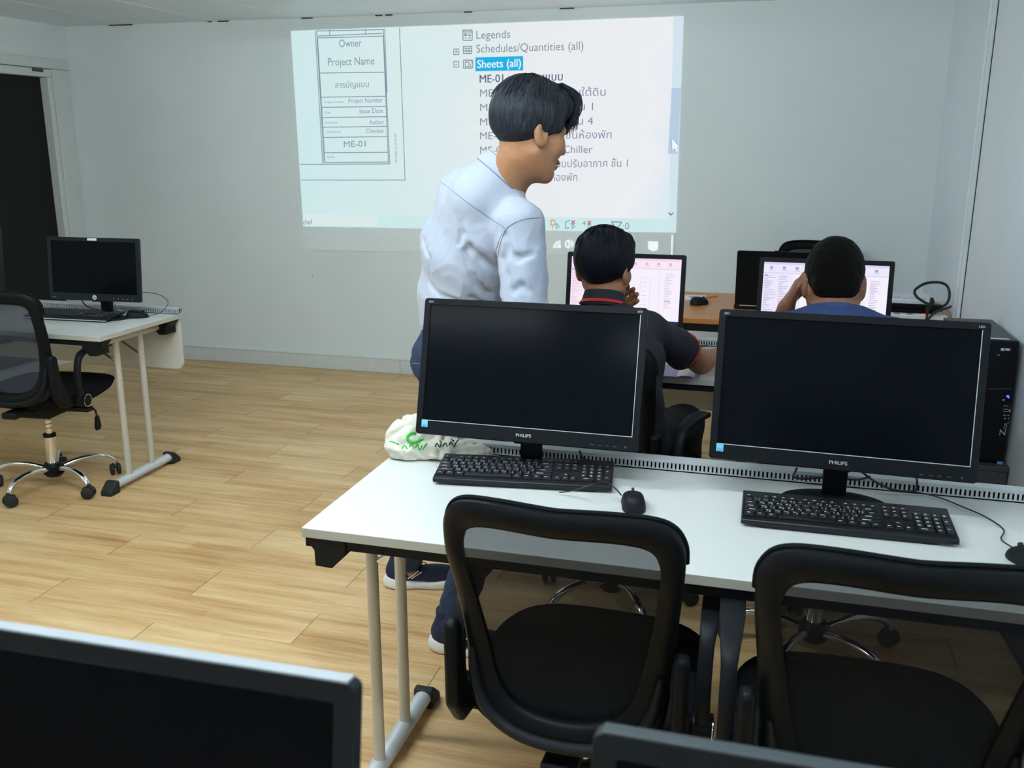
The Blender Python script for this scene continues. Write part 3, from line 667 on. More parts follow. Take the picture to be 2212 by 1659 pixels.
make_keyboard('black keyboard with white lettering lying beside the canvas bag', ((a.x+b_.x)/2, (a.y+b_.y)/2+.001, ZD+.0005), math.atan2(b_.y-a.y, b_.x-a.x)-math.radians(1), body=((b_-a).length+.004, .150), tilt=5, legends=1.25)
a = AZ(1602, 1132, .752); b_ = AZ(2070, 1177, .752)
make_keyboard('flat glossy black keyboard in front of the monitor by the computer tower', ((a.x+b_.x)/2, (a.y+b_.y)/2, ZD+.0005), math.atan2(b_.y-a.y, b_.x-a.x)-math.radians(.5), key='keyb', body=((b_-a).length+.004, .158), tilt=3, legends=1.45)
a = AZ(60, 690, .755); b_ = AZ(238, 695, .755)
kb3 = make_keyboard('black keyboard with a pale front edge on the left desk', (-3.17, a.y*.5+b_.y*.5+.03, ZD+.0005), math.radians(2.5), tilt=4)
MB().b2(-.221, .221, -.0015, .001, .006, .010).build('front_trim', M['silver'], kb3)

def cable(name, pts, r, label=None, cat='cable', parent=None, n=8, m='cable'):
    P = catmull(pts, n); c = MB().tube(P, r, 8)
    if parent is not None:
        c.xf(parent.matrix_world.inverted() if False else Matrix.Translation(-parent.location)); return c.build(name, M[m], parent)
    o = c.build(name, M[m]); return tag(o, label, cat)
def make_mouse(label, loc, rz, cab=None, s=1.):
    t = thing('computer_mouse', label, 'mouse', loc, rz)
    vs = []; fs = []; nu, nv = 20, 9
    for j in range(nv+1):
        ph = j/nv*math.pi/2
        for i in range(nu):
            a = 2*math.pi*i/nu; cx, cy = math.cos(a), math.sin(a)
            wx = .030*(1-.12*math.exp(-((cy)/.35)**2)); L_ = .052
            x = math.copysign(abs(cx)**.8, cx)*wx*math.cos(ph)**.55; y = math.copysign(abs(cy)**.85, cy)*L_*math.cos(ph)**.55
            z = .002+.034*math.sin(ph)*(1-.28*(y/L_+.15)) 
            vs.append((x*s, y*s, z*s))
    for j in range(nv):
        for i in range(nu): fs.append((j*nu+i, j*nu+(i+1) % nu, (j+1)*nu+(i+1) % nu, (j+1)*nu+i))
    fs.append(tuple(range(nu-1, -1, -1))); fs.append(tuple(nv*nu+i for i in range(nu)))
    MB().add(vs, fs).build('shell', M['blk'], t, ang=60)
    MB().tube([(-.003*s, .028*s, .029*s), (.003*s, .028*s, .029*s)], .006*s, 14).build('scroll_wheel', M['rubber'], t)
    MB().tube([(0, .012*s, .0337*s), (0, .049*s, .014*s)], .0004, 4).build('button_split', M['blkm'], t)
    if cab:
        inv = (Matrix.Translation(loc) @ Matrix.Rotation(rz, 4, 'Z')).inverted()
        MB().tube([inv @ p for p in catmull(cab, 8)], .0016, 8).build('cord', M['cable'], t)
    return t
p = AZ(1368, 1090, .75)
e0 = AZ(1340, 1068, .760)
make_mouse('black mouse at the right end of the keyboard near the canvas bag', (p.x, p.y, ZD+.0005), math.radians(12), [e0+Vector((.003, -.004, -.0)), AZ(1332, 1058, .775), AZ(1318, 1046, .785), AZ(1300, 1040, .79), AZ(1262, 1052, .782), AZ(1235, 1060, .762), AZ(1208, 1064, .752)])
p = AZ(2222, 1215, .75)
make_mouse('mouse cropped by the right picture edge on the front desk', (p.x, p.y, ZD+.0005), math.radians(25), [AZ(2193, 1186, .762), AZ(2163, 1165, .75), AZ(2168, 1144, .75), AZ(2130, 1117, .75), AZ(2080, 1095, .75), AZ(2030, 1075, .75), AZ(1985, 1064, .752), AZ(1960, 1060, .757)])
p = AZ(297, 684, .75)
make_mouse('black mouse on the left desk with its cord looping over the rail', (p.x, p.y, ZD+.0005), math.radians(-60), [AZ(322, 682, .757), AZ(345, 676, .765), AZ(360, 662, .80), A(362, 650, 3.93), A(345, 637, 3.95), A(320, 632, 3.95), A(297, 632, 3.93)])
cable('monitor_cable', [A(1252, 975, 2.20), A(1262, 992, 2.24), A(1285, 997, 2.26), A(1240, 1000, 2.255), A(1180, 990, 2.262)], .0028, 'black cables lying behind the keyboard near the canvas bag')
cable('monitor_cable', [A(1721, 1012, 2.20), A(1716, 1030, 2.24), A(1740, 1034, 2.262), A(1790, 1031, 2.262), A(1850, 1036, 2.255), A(1878, 1030, 2.20)], .003, 'black cable drooping behind the stand of the monitor near the tower')
cable('monitor_cable', [A(1860, 1018, 2.2), A(1890, 1040, 2.24), A(1930, 1058, 2.25), A(1975, 1060, 2.256), A(1981, 1040, 2.24), A(1978, 1030, 2.2)], .0028, 'black cable hooked over the rail near the tower')
cable('monitor_cable', [A(176, 648, 3.66), A(186, 660, 3.72), A(205, 668, 3.78), A(250, 672, 3.80)], .003, 'black cable plug beside the round logo monitor')
cable('monitor_cable', [A(245, 650, 3.70), A(255, 668, 3.78), A(270, 674, 3.82)], .002, 'pale thin cable lying beside the round logo monitor', m='silver')
cable('monitor_cable', [A(1462, 712, 3.56), A(1461, 724, 3.62), A(1455, 731, 3.66)], .003, 'cable hanging from the lit monitor of the person in the black polo')
cable('keyboard_cable', [AZ(1478, 748, .748), AZ(1500, 750, .748), AZ(1525, 747, .748), AZ(1550, 745, .748)], .002, 'thin black cable lying on the desk where the two people work')

# ------------------------------------------------------------------ office chair (faces +y)
def back_y(x, z): 
    s = (z-.45)/.48
    return -.215-.085*s+.03*math.sin(math.pi*min(1, max(0, s*1.25)))+.9*x*x*(.6+.4*s)
def loop(half, n=6):
    c = catmull([(x, 0, z) for x, z in half], n); r_ = [(p.x, p.z) for p in c]; l_ = [(-x, z) for x, z in r_[::-1][1:-1]]
    return r_+l_
OUT = loop([(0, .955), (.10, .957), (.180, .946), (.214, .910), (.219, .85), (.208, .73), (.197, .62), (.195, .56), (.180, .50), (.12, .460), (0, .445)])
INN = loop([(0, .908), (.10, .909), (.158, .898), (.178, .868), (.178, .82), (.163, .71), (.146, .62), (.131, .565), (.104, .528), (.057, .508), (0, .503)])
def make_chair(label, loc, rz, raised=False, meshm='meshB', group=None, up=0., phase=10):
    t = thing('office_chair', label, 'chair', loc, rz, group)
    n = len(OUT); sec = [(0, .004), (.12, .0), (.5, -.002), (.88, .0), (1, .004), (1, .016), (.85, .022), (.5, .026), (.15, .022), (0, .016)]
    vs = []; fs = []; m_ = len(sec)
    for i in range(n):
        (xo, zo), (xi, zi) = OUT[i], INN[i]
        thick = 1.0+.5*max(0, (.62-zo)/.18)
        for (a, d) in sec:
            x, z = xo+(xi-xo)*a, zo+(zi-zo)*a; vs.append((x, back_y(x, z)+.012-d*thick, z))
    for i in range(n):
        j = (i+1) % n
        for k in range(m_): fs.append((i*m_+k, i*m_+(k+1) % m_, j*m_+(k+1) % m_, j*m_+k))
    MB().add(vs, fs).build('backrest_frame', M['blks'], t, ang=50)
    # mesh sheet: rings shrinking to the centre
    vs = []; fs = []; cx, cz = 0, .70; rings = 10
    for r in range(rings):
        k = 1.03-(r/rings)*1.0
        for (x, z) in INN:
            X, Z_ = cx+(x-cx)*k, cz+(z-cz)*k; vs.append((X, back_y(X, Z_)+.006, Z_))
    vs.append((cx, back_y(cx, cz)+.006, cz))
    for r in range(rings-1):
        for i in range(n): j = (i+1) % n; fs.append((r*n+i, r*n+j, (r+1)*n+j, (r+1)*n+i))
    for i in range(n): fs.append(((rings-1)*n+i, (rings-1)*n+(i+1) % n, rings*n))
    MB().add(vs, fs).build('backrest_mesh', M[meshm], t, ang=80)
    # upholstered piping on the top edge
    pts = [(x, back_y(x, z)+.014, z+.001) for x, z in OUT if z > .86]
    pts.sort(key=lambda p: p[0]); MB().tube(pts, .005, 8).build('top_piping', M['fab'], t)
    # support band behind the lower frame
    c = catmull([(-.182, -.206, .62), (-.170, -.212, .55), (-.140, -.219, .498), (-.08, -.227, .468), (0, -.230, .460), (.08, -.227, .468), (.140, -.219, .498), (.170, -.212, .55), (.182, -.206, .62)], 6)
    MB().tube(c, [.008+.017*math.sin(math.pi*i/(len(c)-1))**.5 for i in range(len(c))], 12, flat=.6).build('back_support', M['blk'], t)
    MB().b2(-.035, .035, -.25, -.06, .395, .425).build('back_bracket', M['blkm'], t, bevel=.008)
    # seat
    vs = []; fs = []; nu = 40; prof = [(0, .408), (.80, .412), (.95, .43), (1., .452), (.985, .478), (.90, .494), (.6, .500), (.3, .498), (.05, .496)]
    for (k, z) in prof:
        for i in range(nu):
            a = 2*math.pi*i/nu; c_, s_ = math.cos(a), math.sin(a)
            x = math.copysign(abs(c_)**.55, c_)*.245*k; y = .045+math.copysign(abs(s_)**.6, s_)*.235*k
            zz = z + (-.012*max(0, y-.18)/.1 if z > .47 else .03*max(0, y-.0)/.28*k)
            vs.append((x, y, zz))
    for j in range(len(prof)-1):
        for i in range(nu): fs.append((j*nu+i, j*nu+(i+1) % nu, (j+1)*nu+(i+1) % nu, (j+1)*nu+i))
    fs.append(tuple(range(nu-1, -1, -1))); fs.append(tuple((len(prof)-1)*nu+i for i in range(nu)))
    MB().add(vs, fs).build('seat', M['fab'], t, ang=60)
    MB().b2(-.085, .085, -.10, .12, .355, .412).build('tilt_mechanism', M['blkm'], t, bevel=.012)
    MB().b2(-.26, .26, -.075, -.035, .392, .41).build('arm_bar', M['blkm'], t)
    lv = MB().tube([(.08, .05, .375), (.19, .06, .375), (.205, .06, .36), (.21, .06, .33)], .0045, 8).build('lever', M['blkm'], t)
    MB().prism([(-.012, .335), (.012, .335), (.022, .285), (.014, .268), (-.014, .268), (-.022, .285)], .204, .214, 'x').xf(Matrix.Translation((0, .06, 0))).build('lever_paddle', M['blks'], lv, bevel=.003)
    # arms
    piv = Vector((0, -.07, .450)); lowp = [(-.02, 0), (-.035, .06), (-.032, .135), (-.008, .195), (.05, .213), (.13, .214), (.205, .208)]
    for s in (-1, 1):
        pth = []
        for (dy, dz) in catmull([(a, b_, 0) for a, b_ in lowp], 6) and [(p.x, p.y) for p in catmull([(a, b_, 0) for a, b_ in lowp], 6)]:
            y, z = (dy, dz) if not raised else (-dz*.96-.02, dy*1.05+.02)
            pth.append(Vector((s*.250, piv.y+y, piv.z+z)))
        nn = len(pth); tp = [.8+.55*min(1, max(0, (i/nn-.45)*3)) for i in range(nn)]
        am = MB().strip(pth, .036, .020, taper=tp).build('armrest', M['blk'], t, ang=50)
        MB().cyl((s*.226, piv.y-.01, piv.z), (s*.268, piv.y-.01, piv.z), .030, 24).cyl((s*.268, piv.y-.01, piv.z), (s*.271, piv.y-.01, piv.z), .026, 24).build('arm_pivot', M['blks'], am)
        q = [(s*.2708, piv.y-.01+.027*math.cos(a), piv.z+.027*math.sin(a)) for a in [k*math.pi/12 for k in range(24)]]
        MB().tube(q, .0014, 6, closed=True).build('pivot_ring', M['chrome'], am)
        MB().prism([(-.235, .50), (-.19, .44), (-.05, .425), (-.05, .47), (-.15, .50), (-.185, .56), (-.195, .665), (-.215, .685), (-.240, .675)], min(s*.205, s*.232), max(s*.205, s*.232), 'x').build('arm_bracket', M['blks'], t, bevel=.009)
    # column, hub, five legs with casters
    g = MB().lathe([(.026, .10), (.026, .245), (.022, .248)], seg=24); g.build('gas_column', M['chrome'], t)
    MB().lathe([(.028, .244), (.028, .258), (.014, .26)], seg=24).build('column_collar', M['blks'], t)
    ps = MB().cyl((0, 0, .25), (0, 0, .37), .0145)
    for z in (.285, .305, .325): ps.cyl((0, 0, z), (0, 0, z+.003), .0152, mi=1)
    ps.build('piston', [M['chrome'], M['blkm']], t)
    MB().lathe([(.0, .055), (.034, .055), (.046, .07), (.046, .105), (.036, .118), (.0, .118)], seg=24).build('hub', M['blks'], t)
    for k in range(5):
        a = math.radians(90+72*k+phase); d = Vector((math.cos(a), math.sin(a), 0))
        pp = [d*.035+Vector((0, 0, .092)), d*.10+Vector((0, 0, .108)), d*.17+Vector((0, 0, .112)), d*.225+Vector((0, 0, .102)), d*.258+Vector((0, 0, .08)), d*.268+Vector((0, 0, .060))]
        MB().tube(catmull(pp, 5), .0145, 12, flat=.8).build('base_leg', M['chrome'], t, ang=60)
        n_ = Vector((-d.y, d.x, 0)); c = d*.268+Vector((0, 0, .0285)); w_ = MB()
        a2 = random.random()*6; nw = Vector((math.cos(a2), math.sin(a2), 0)); 
        for sg in (-1, 1): w_.tube([c+nw*sg*.006, c+nw*sg*.010, c+nw*sg*.020, c+nw*sg*.024], [.022, .0275, .0275, .020], 18)
        w_.cyl(c+Vector((0, 0, .018)), c+Vector((0, 0, .040)), .012); hd = Vector((-nw.y, nw.x, 0))
        w_.tube([c-hd*.02+Vector((0, 0, .012)), c-hd*.008+Vector((0, 0, .026)), c+hd*.012+Vector((0, 0, .026)), c+hd*.025+Vector((0, 0, .010))], .008, 10)
        w_.build('caster', M['rubber'], t)
    if up:
        for c in kids(t):
            if c.name.split('.')[0] not in ('base_leg', 'caster', 'hub', 'gas_column', 'column_collar'): c.location.z += up
    return t
make_chair('black mesh chair at the left of the front desk, next to the desk end', (-.318, 1.74, 0), math.radians(-2), False, up=-.010)
make_chair('black mesh chair cropped at the lower right, in front of the glossy keyboard', (.223, 1.60, 0), math.radians(1), False, up=.028, phase=40)
make_chair('mesh chair at the left edge, pushed up to the left desk', (-3.15, 3.385, 0), math.radians(6), False, 'meshA', phase=29)
make_chair('chair under the person in the black polo shirt', (-.460, 2.95, 0), math.radians(-14), False, up=.03)
make_chair('chair under the person in the navy t-shirt', (.20, 2.78, 0), 0, False)
make_chair('dark chair back behind the laptop, against the back wall', (.25, 5.42, 0), math.radians(180), False, 'meshB', up=.05)
# ------------------------------------------------------------------ modelling organic shapes from distance fields
def smin(a, b, k):
    h = np.maximum(k-np.abs(a-b), 0)/k
    return np.minimum(a, b)-h*h*k*.25
def smax(a, b, k): return -smin(-a, -b, k)
def V(*a): return np.array(a, np.float32)
def s_ell(p, c, r, R=None):
    q = p-V(*c)
    if R is not None: q = q @ R.T
    r = V(*r); k0 = np.sqrt(((q/r)**2).sum(1))+1e-9; k1 = np.sqrt(((q/(r*r))**2).sum(1))+1e-9
    return k0*(k0-1)/k1
def s_cap(p, a, b, ra, rb):
    a, b = V(*a), V(*b); ab = b-a; pa = p-a; t = np.clip(pa @ ab/(ab @ ab), 0, 1)
    return np.linalg.norm(pa-t[:, None]*ab, axis=1)-(ra+(rb-ra)*t)
def s_chain(p, pts, rad, lat, k=.03):
    "chain of elliptic sections: pts centres, rad (lateral, depth) half widths, lat = lateral unit vector"
    d = None
    for i in range(len(pts)-1):
        a, b = V(*pts[i]), V(*pts[i+1]); ab = b-a; L_ = np.linalg.norm(ab); ax = ab/L_
        l = V(*lat); l = l-ax*(l @ ax); l /= np.linalg.norm(l); dp = np.cross(ax, l)
        pa = p-a; s = pa @ ax; t = np.clip(s/L_, 0, 1); e = s-t*L_
        A_ = rad[i][0]+(rad[i+1][0]-rad[i][0])*t; B_ = rad[i][1]+(rad[i+1][1]-rad[i][1])*t; C_ = (A_+B_)*.35
        u, v = pa @ l, pa @ dp
        k0 = np.sqrt((u/A_)**2+(v/B_)**2+(e/C_)**2)+1e-9; k1 = np.sqrt((u/A_**2)**2+(v/B_**2)**2+(e/C_**2)**2)+1e-9
        q = k0*(k0-1)/k1
        d = q if d is None else smin(d, q, k)
    return d
def wob(p, f, seed=0., sx=(1, 1, 1)):
    q = p*V(*sx)*f+seed
    w_ = np.sin(q[:, 0]*1.0+1.7*np.sin(q[:, 2]*.7+q[:, 1]*.5))+np.sin(q[:, 1]*1.3+1.3*np.sin(q[:, 0]*.9-q[:, 2]*.6+2))+np.sin(q[:, 2]*1.1+1.5*np.sin(q[:, 1]*.8+q[:, 0]*.7+4))
    return w_/3
def field_mesh(fn, lo, hi, h):
    "surface of fn(p)=0 by surface nets, evaluated only near the surface"
    lo = V(*lo); hi = V(*hi); c = 4; nb = np.ceil((hi-lo)/(h*c)).astype(int)+1; n = nb*c
    ii = np.stack(np.meshgrid(*[np.arange(k) for k in nb], indexing='ij'), -1).reshape(-1, 3)
    cen = lo+(ii*c+c/2)*h
    dc = np.concatenate([fn(x.astype(np.float32)) for x in np.array_split(cen, max(1, len(cen)//200000))])
    F = np.repeat(np.repeat(np.repeat(dc.reshape(nb).astype(np.float32), c, 0), c, 1), c, 2)
    near = np.abs(dc) < h*c*1.5+.006
    off = np.stack(np.meshgrid(*[np.arange(c)]*3, indexing='ij'), -1).reshape(-1, 3)
    blk = ii[near]*c
    for chunk in np.array_split(blk, max(1, len(blk)//4000)):
        if not len(chunk): continue
        idx = (chunk[:, None, :]+off[None]).reshape(-1, 3)
        F[idx[:, 0], idx[:, 1], idx[:, 2]] = fn((lo+idx*h).astype(np.float32))
    I = F < 0
    S = np.zeros(tuple(n-1), np.int8)
    for dx in (0, 1):
        for dy in (0, 1):
            for dz in (0, 1): S += I[dx:n[0]-1+dx, dy:n[1]-1+dy, dz:n[2]-1+dz]
    act = np.argwhere((S > 0) & (S < 8)); ID = -np.ones(tuple(n-1), np.int32); ID[act[:, 0], act[:, 1], act[:, 2]] = np.arange(len(act))
    co_ = [(dx, dy, dz) for dx in (0, 1) for dy in (0, 1) for dz in (0, 1)]
    val = {q: F[act[:, 0]+q[0], act[:, 1]+q[1], act[:, 2]+q[2]] for q in co_}
    acc = np.zeros((len(act), 3)); cnt = np.zeros(len(act))
    for q in co_:
        for ax in range(3):
            if q[ax] == 0:
                r = list(q); r[ax] = 1; r = tuple(r); a, b = val[q], val[r]; m = (a < 0) != (b < 0)
                t = np.where(m, a/np.where(m, a-b, 1), 0); P = np.array(q, float)[None]+t[:, None]*np.eye(3)[ax][None]
                acc[m] += P[m]; cnt[m] += 1
    vs = lo+(act+acc/cnt[:, None])*h
    faces = []
    for ax in range(3):
        o1, o2 = [(1, 2), (2, 0), (0, 1)][ax]
        sl = [slice(1, None)]*3; sl0 = [slice(0, -1) if k == ax else slice(1, -1) for k in range(3)]; sl1 = [slice(1, None) if k == ax else slice(1, -1) for k in range(3)]
        a = I[tuple(sl0)]; b = I[tuple(sl1)]; e = np.argwhere(a != b)
        if not len(e): continue
        flip = a[e[:, 0], e[:, 1], e[:, 2]]
        base = e.copy()
        for k in range(3):
            if k != ax: base[:, k] += 1
        def cid(d1, d2):
            q = base.copy(); q[:, o1] -= d1; q[:, o2] -= d2; return ID[q[:, 0], q[:, 1], q[:, 2]]
        Q = np.stack([cid(1, 1), cid(0, 1), cid(0, 0), cid(1, 0)], 1); Q[~flip] = Q[~flip][:, ::-1]
        faces.append(Q[(Q >= 0).all(1)])
    return vs, np.concatenate(faces)
def wloc(o):
    v = Vector((0, 0, 0))
    while o is not None: v = v+o.location; o = o.parent
    return v
def field_obj(name, fn, lo, hi, h, m, parent=None, smooth_it=1):
    vs, fs = field_mesh(fn, lo, hi, h)
    off = wloc(parent)
    me = bpy.data.meshes.new(name); me.from_pydata((vs-np.array(off)).tolist(), [], fs.tolist())
    me.materials.append(m); me.polygons.foreach_set('use_smooth', [True]*len(me.polygons)); me.update()
    o = bpy.data.objects.new(name, me); COL.objects.link(o)
    if parent is not None: o.parent = parent
    if smooth_it: q = o.modifiers.new('relax', 'SMOOTH'); q.iterations = smooth_it; q.factor = .5
    return o
def bvh_of(vs, fs): return BVHTree.FromPolygons([tuple(v) for v in vs], [tuple(f) for f in fs])
def obj_bvh(o, off):
    return BVHTree.FromPolygons([v.co+off for v in o.data.vertices], [tuple(p.vertices) for p in o.data.polygons])
def hit(b, px, py):
    d = ray(px, py).normalized(); r = b.ray_cast(CAMP, d); return None if r[0] is None else (r[0], r[1])
def seam_line(b, pts, r, name, m, parent, lift=.0006, n=6):
    P = []
    for p in catmull([(x, y, 0) for x, y in pts], n):
        q = hit(b, p.x, p.y)
        if q: P.append(q[0]-q[1]*0+q[1]*lift if q[1].dot(ray(p.x, p.y)) < 0 else q[0]-q[1]*lift)
    if len(P) > 2:
        mb = MB().tube(P, r, 6)
        if parent is not None: mb.xf(Matrix.Translation(-wloc(parent)))
        return mb.build(name, m, parent)
# head: local axes x = its right, y = face, z = up, origin between the ears
def head_f(q, jaw=1.):
    d = s_ell(q, (0, -.018, .040), (.077, .099, .088))
    d = smin(d, s_ell(q, (0, .030, -.010), (.062, .066, .080)), .03)
    d = smin(d, s_ell(q, (0, .046, -.072), (.043*jaw, .044, .040)), .03)
    d = smin(d, s_ell(q, (0, .082, -.100), (.018, .014, .014)), .025)
    for s in (-1, 1):
        d = smin(d, s_cap(q, (s*.056, .005, -.045), (s*.024*jaw, .068, -.094), .017, .014), .025)
        d = smin(d, s_ell(q, (s*.040, .062, -.018), (.026, .028, .026)), .03)
        d = smax(d, -s_ell(q, (s*.031, .104, .006), (.017, .014, .010)), .016)
        d = smin(d, s_cap(q, (s*.012, .096, .026), (s*.042, .082, .027), .009, .007), .014)
        # ear
        a = math.radians(18); R = np.array([[1, 0, 0], [0, math.cos(a), math.sin(a)], [0, -math.sin(a), math.cos(a)]])
        e = s_ell(q, (s*.0815, -.012, -.004), (.0105, .0215, .037), R)
        e = smax(e, -s_ell(q, (s*.093, -.006, .002), (.0095, .0125, .023), R), .006)
        d = smin(d, e, .010)
    d = smin(d, s_cap(q, (0, .097, .022), (0, .117, -.020), .0075, .0115), .014)
    for s in (-1, 1): d = smin(d, s_ell(q, (s*.0115, .106, -.024), (.0095, .011, .008)), .008)
    d = smin(d, s_ell(q, (0, .098, -.051), (.023, .013, .0075)), .008)
    d = smin(d, s_ell(q, (0, .095, -.068), (.021, .014, .0085)), .008)
    d = smax(d, -s_ell(q, (0, .112, -.0592), (.021, .012, .0022)), .004)
    return d
def hand_f(p, W, d, n, s, curl=.5, sc=1., spread=.0):
    "W wrist, d towards fingers, n palm side, s +1/-1 thumb side = s*cross(d,n)"
    W, d, n = [np.array(x, float) for x in (W, d, n)]; d /= np.linalg.norm(d); n = n-d*(n @ d); n /= np.linalg.norm(n); t = np.cross(d, n)*s
    D = s_cap(p, W, W+d*.03*sc, .022*sc, .020*sc)
    for k, (o, L_, r) in enumerate(((.030, .074, .0090), (.010, .082, .0094), (-.011, .077, .0090), (-.030, .062, .0078))):
        kn = W+(d*.088-d*abs(o)*.18+t*o)*sc
        D = smin(D, s_cap(p, W+(d*.02+t*o*.6)*sc, kn, .015*sc, .0125*sc), .012)
        a = 0; q = kn; dd = d+t*(o*spread*20)
        for f, m_ in ((.46, .9), (.30, 1.1), (.24, .7)):
            a += curl*m_*(1+.12*k); v = dd*math.cos(a)+n*math.sin(a); v = v/np.linalg.norm(v); e = q+v*L_*f*sc
            D = smin(D, s_cap(p, q, e, r*sc, r*.92*sc), .004); q = e
    b = W+(d*.022+t*.024+n*.006)*sc; v = d*.62+t*.62+n*.42; v /= np.linalg.norm(v); e = b+v*.042*sc
    D = smin(D, s_cap(p, b, e, .015*sc, .011*sc), .012); v2 = v+d*.35+n*.2*curl-t*.2; v2 /= np.linalg.norm(v2)
    return smin(D, s_cap(p, e, e+v2*.032*sc, .0105*sc, .009*sc), .005)
def rot_head(yaw, pitch, roll=0.):
    "yaw: turn left of +Y; pitch: nod forward; rows = local axes in world"
    Rm = Matrix.Rotation(math.radians(yaw), 3, 'Z') @ Matrix.Rotation(math.radians(roll), 3, 'Y') @ Matrix.Rotation(-math.radians(pitch), 3, 'X')
    return np.array(Rm).T.astype(np.float32)
def hair_long(q):
    "thick top with a straight undercut rim, plus a thin faded layer beneath"
    fl = wob(q, 95, 1.3, (1, 1, .22))*.0022+wob(q, 230, 4.1, (1, 1, .16))*.0012
    top = s_ell(q, (0, -.010, .046), (.096, .108, .100))-fl*1.6
    top = smin(top, s_ell(q, (0, .042, .088), (.078, .070, .052))-fl*1.6, .02)
    # rim: from the forehead over the ears down to the nape
    rim = q[:, 2]-(-.020+.42*np.clip(q[:, 1], -.2, .2)*.75+.012)
    top = smax(top, -rim+wob(q, 120, 2., (1, 1, .4))*.004, .012)
    face = np.maximum(q[:, 1]-(.085+.010*np.cos(q[:, 0]*60)), -(q[:, 2]-.070)); top = smax(top, -(-np.minimum(face*0+1, 1)) if False else top*0-1, .01) if False else top
    ff = smax(q[:, 1]-.078, .062-q[:, 2], .01); top = smax(top, -(-ff) if False else top, .001)
    # keep hair off the face: remove where in front of the brow and below the fringe
    cut = np.minimum(q[:, 1]-.070, (.050+.1*q[:, 0]*0)-q[:, 2]); top = smax(top, cut, .012)
    low = s_ell(q, (0, -.020, .040), (.0795, .1015, .092)); lz = np.maximum(-(q[:, 2]+.052-.45*np.clip(q[:, 1]+.04, -.1, .12)), q[:, 1]-.052)
    low = smax(low, lz, .004)
    return smin(top, low, .006)
def hair_short(q):
    fl = wob(q, 300, 1.3)*.0012+wob(q, 140, 3.3)*.0012
    t = s_ell(q, (0, -.018, .045), (.084, .106, .098))-fl
    t = smin(t, s_ell(q, (0, -.062, -.018), (.066, .040, .050))-fl, .02)
    lz = np.maximum(-(q[:, 2]+.064-.42*np.clip(q[:, 1]+.08, -.1, .16)), q[:, 1]-.062+.25*np.clip(.03-q[:, 2], -.05, .05))
    t = smax(t, lz+wob(q, 160, 5.)*.003, .008)
    # clear of the ears
    for s in (-1, 1): t = smax(t, -s_ell(q, (s*.084, .002, -.012), (.022, .022, .040)), .006)
    return t
def add_face(par, c, R, s, skin_eye=True):
    "eyes, brows and lips as children of the person"
    Mx = Matrix(R.T.tolist()).to_4x4(); T = Matrix.Translation(Vector(c)-par.location) @ Mx @ Matrix.Scale(s, 4)
    for sg in (-1, 1):
        e = MB().lathe([(.0001, -.0115)]+[(.0115*math.sin(a), -.0115*math.cos(a)) for a in [k*math.pi/10 for k in range(1, 10)]]+[(.0001, .0115)], seg=16)
        e.xf(T @ Matrix.Translation((sg*.031, .0795, .005)) @ Matrix.Rotation(-math.pi/2, 4, 'X')); ey = e.build('eye', M['eyew'], par)
        i = MB().lathe([(.0001, .0), (.0052, 0), (.004, .0012), (.0001, .0016)], seg=16).xf(T @ Matrix.Translation((sg*.031, .0900, .005)) @ Matrix.Rotation(-math.pi/2, 4, 'X')); i.build('iris', M['iris'], ey)
        b = MB().tube([T @ Vector(p) for p in ((sg*.014, .1045, .024), (sg*.030, .102, .0285), (sg*.046, .090, .024))], [.0028*s, .003*s, .0012*s], 6); b.build('eyebrow', M['hair2'], par)
    lp = MB().tube([T @ Vector(p) for p in ((-.018, .1035, -.058), (-.008, .1105, -.054), (0, .1105, -.0555), (.008, .1105, -.054), (.018, .1035, -.058))], [.001, .0028, .0026, .0028, .001], 8)
    lp.tube([T @ Vector(p) for p in ((-.017, .1035, -.0605), (0, .109, -.066), (.017, .1035, -.0605))], [.001, .0036, .001], 8); lp.build('lips', M['lip'], par)
def make_hair(par, c, R, s, fn, m, h=.003, name='hair', locks=None):
    cv = V(*c); f = lambda p: fn(((p-cv) @ R.T)/s)*s
    o = field_obj(name, f, (c[0]-.17, c[1]-.17, c[2]-.15), (c[0]+.17, c[1]+.17, c[2]+.2), h, m, par, 0)
    if locks:
        T = Matrix.Translation(Vector(c)-par.location) @ Matrix(R.T.tolist()).to_4x4() @ Matrix.Scale(s, 4)
        mb = MB()
        for pts, r in locks: mb.tube([T @ p for p in catmull(pts, 4)], [r*(1-.85*(k/(4*(len(pts)-1)))**1.5) for k in range(4*(len(pts)-1)+1)], 5)
        mb.build('hair_locks', m, o)
    return o
def rnd_locks(n, seed, fringe=True, flip=.0, dm=(.097, .110, .101), kk=(.995, 1.012), wd=(.0012, .0026)):
    rn = random.Random(seed); out = []
    for i in range(n):
        a = rn.uniform(0, 2*math.pi); el = rn.uniform(.15, 1.35)
        def P(el, k=1.): return Vector((dm[0]*math.cos(el)*math.cos(a)*k, -.011+dm[1]*math.cos(el)*math.sin(a)*k, .046+dm[2]*math.sin(el)*k))
        if math.sin(a) > .55 and el < .5: continue
        k = rn.uniform(*kk); L_ = rn.uniform(.25, .5)
        pts = [P(min(1.5, el+L_), k-.02), P(el+L_*.6, k), P(el+L_*.25, k), P(el, k-.01+flip*rn.random())]
        out.append((pts, rn.uniform(*wd)))
    if fringe:
        for i in range(260):
            x = rn.uniform(-.074, .078); l = rn.uniform(.0, .03); s_ = rn.uniform(-.012, .016)
            out.append(([Vector((x*.75, .035, .136)), Vector((x*.92+s_*.3, .080+rn.uniform(0, .014), .116+rn.uniform(-.01, .008))), Vector((x+s_*.8, (.114-abs(x)*.35)+rn.uniform(-.012, .012), .084)), Vector((x+s_*1.2, (.112-abs(x)*.4)+rn.uniform(-.008, .016), .052-l))], rn.uniform(.0016, .0034)))
    return out
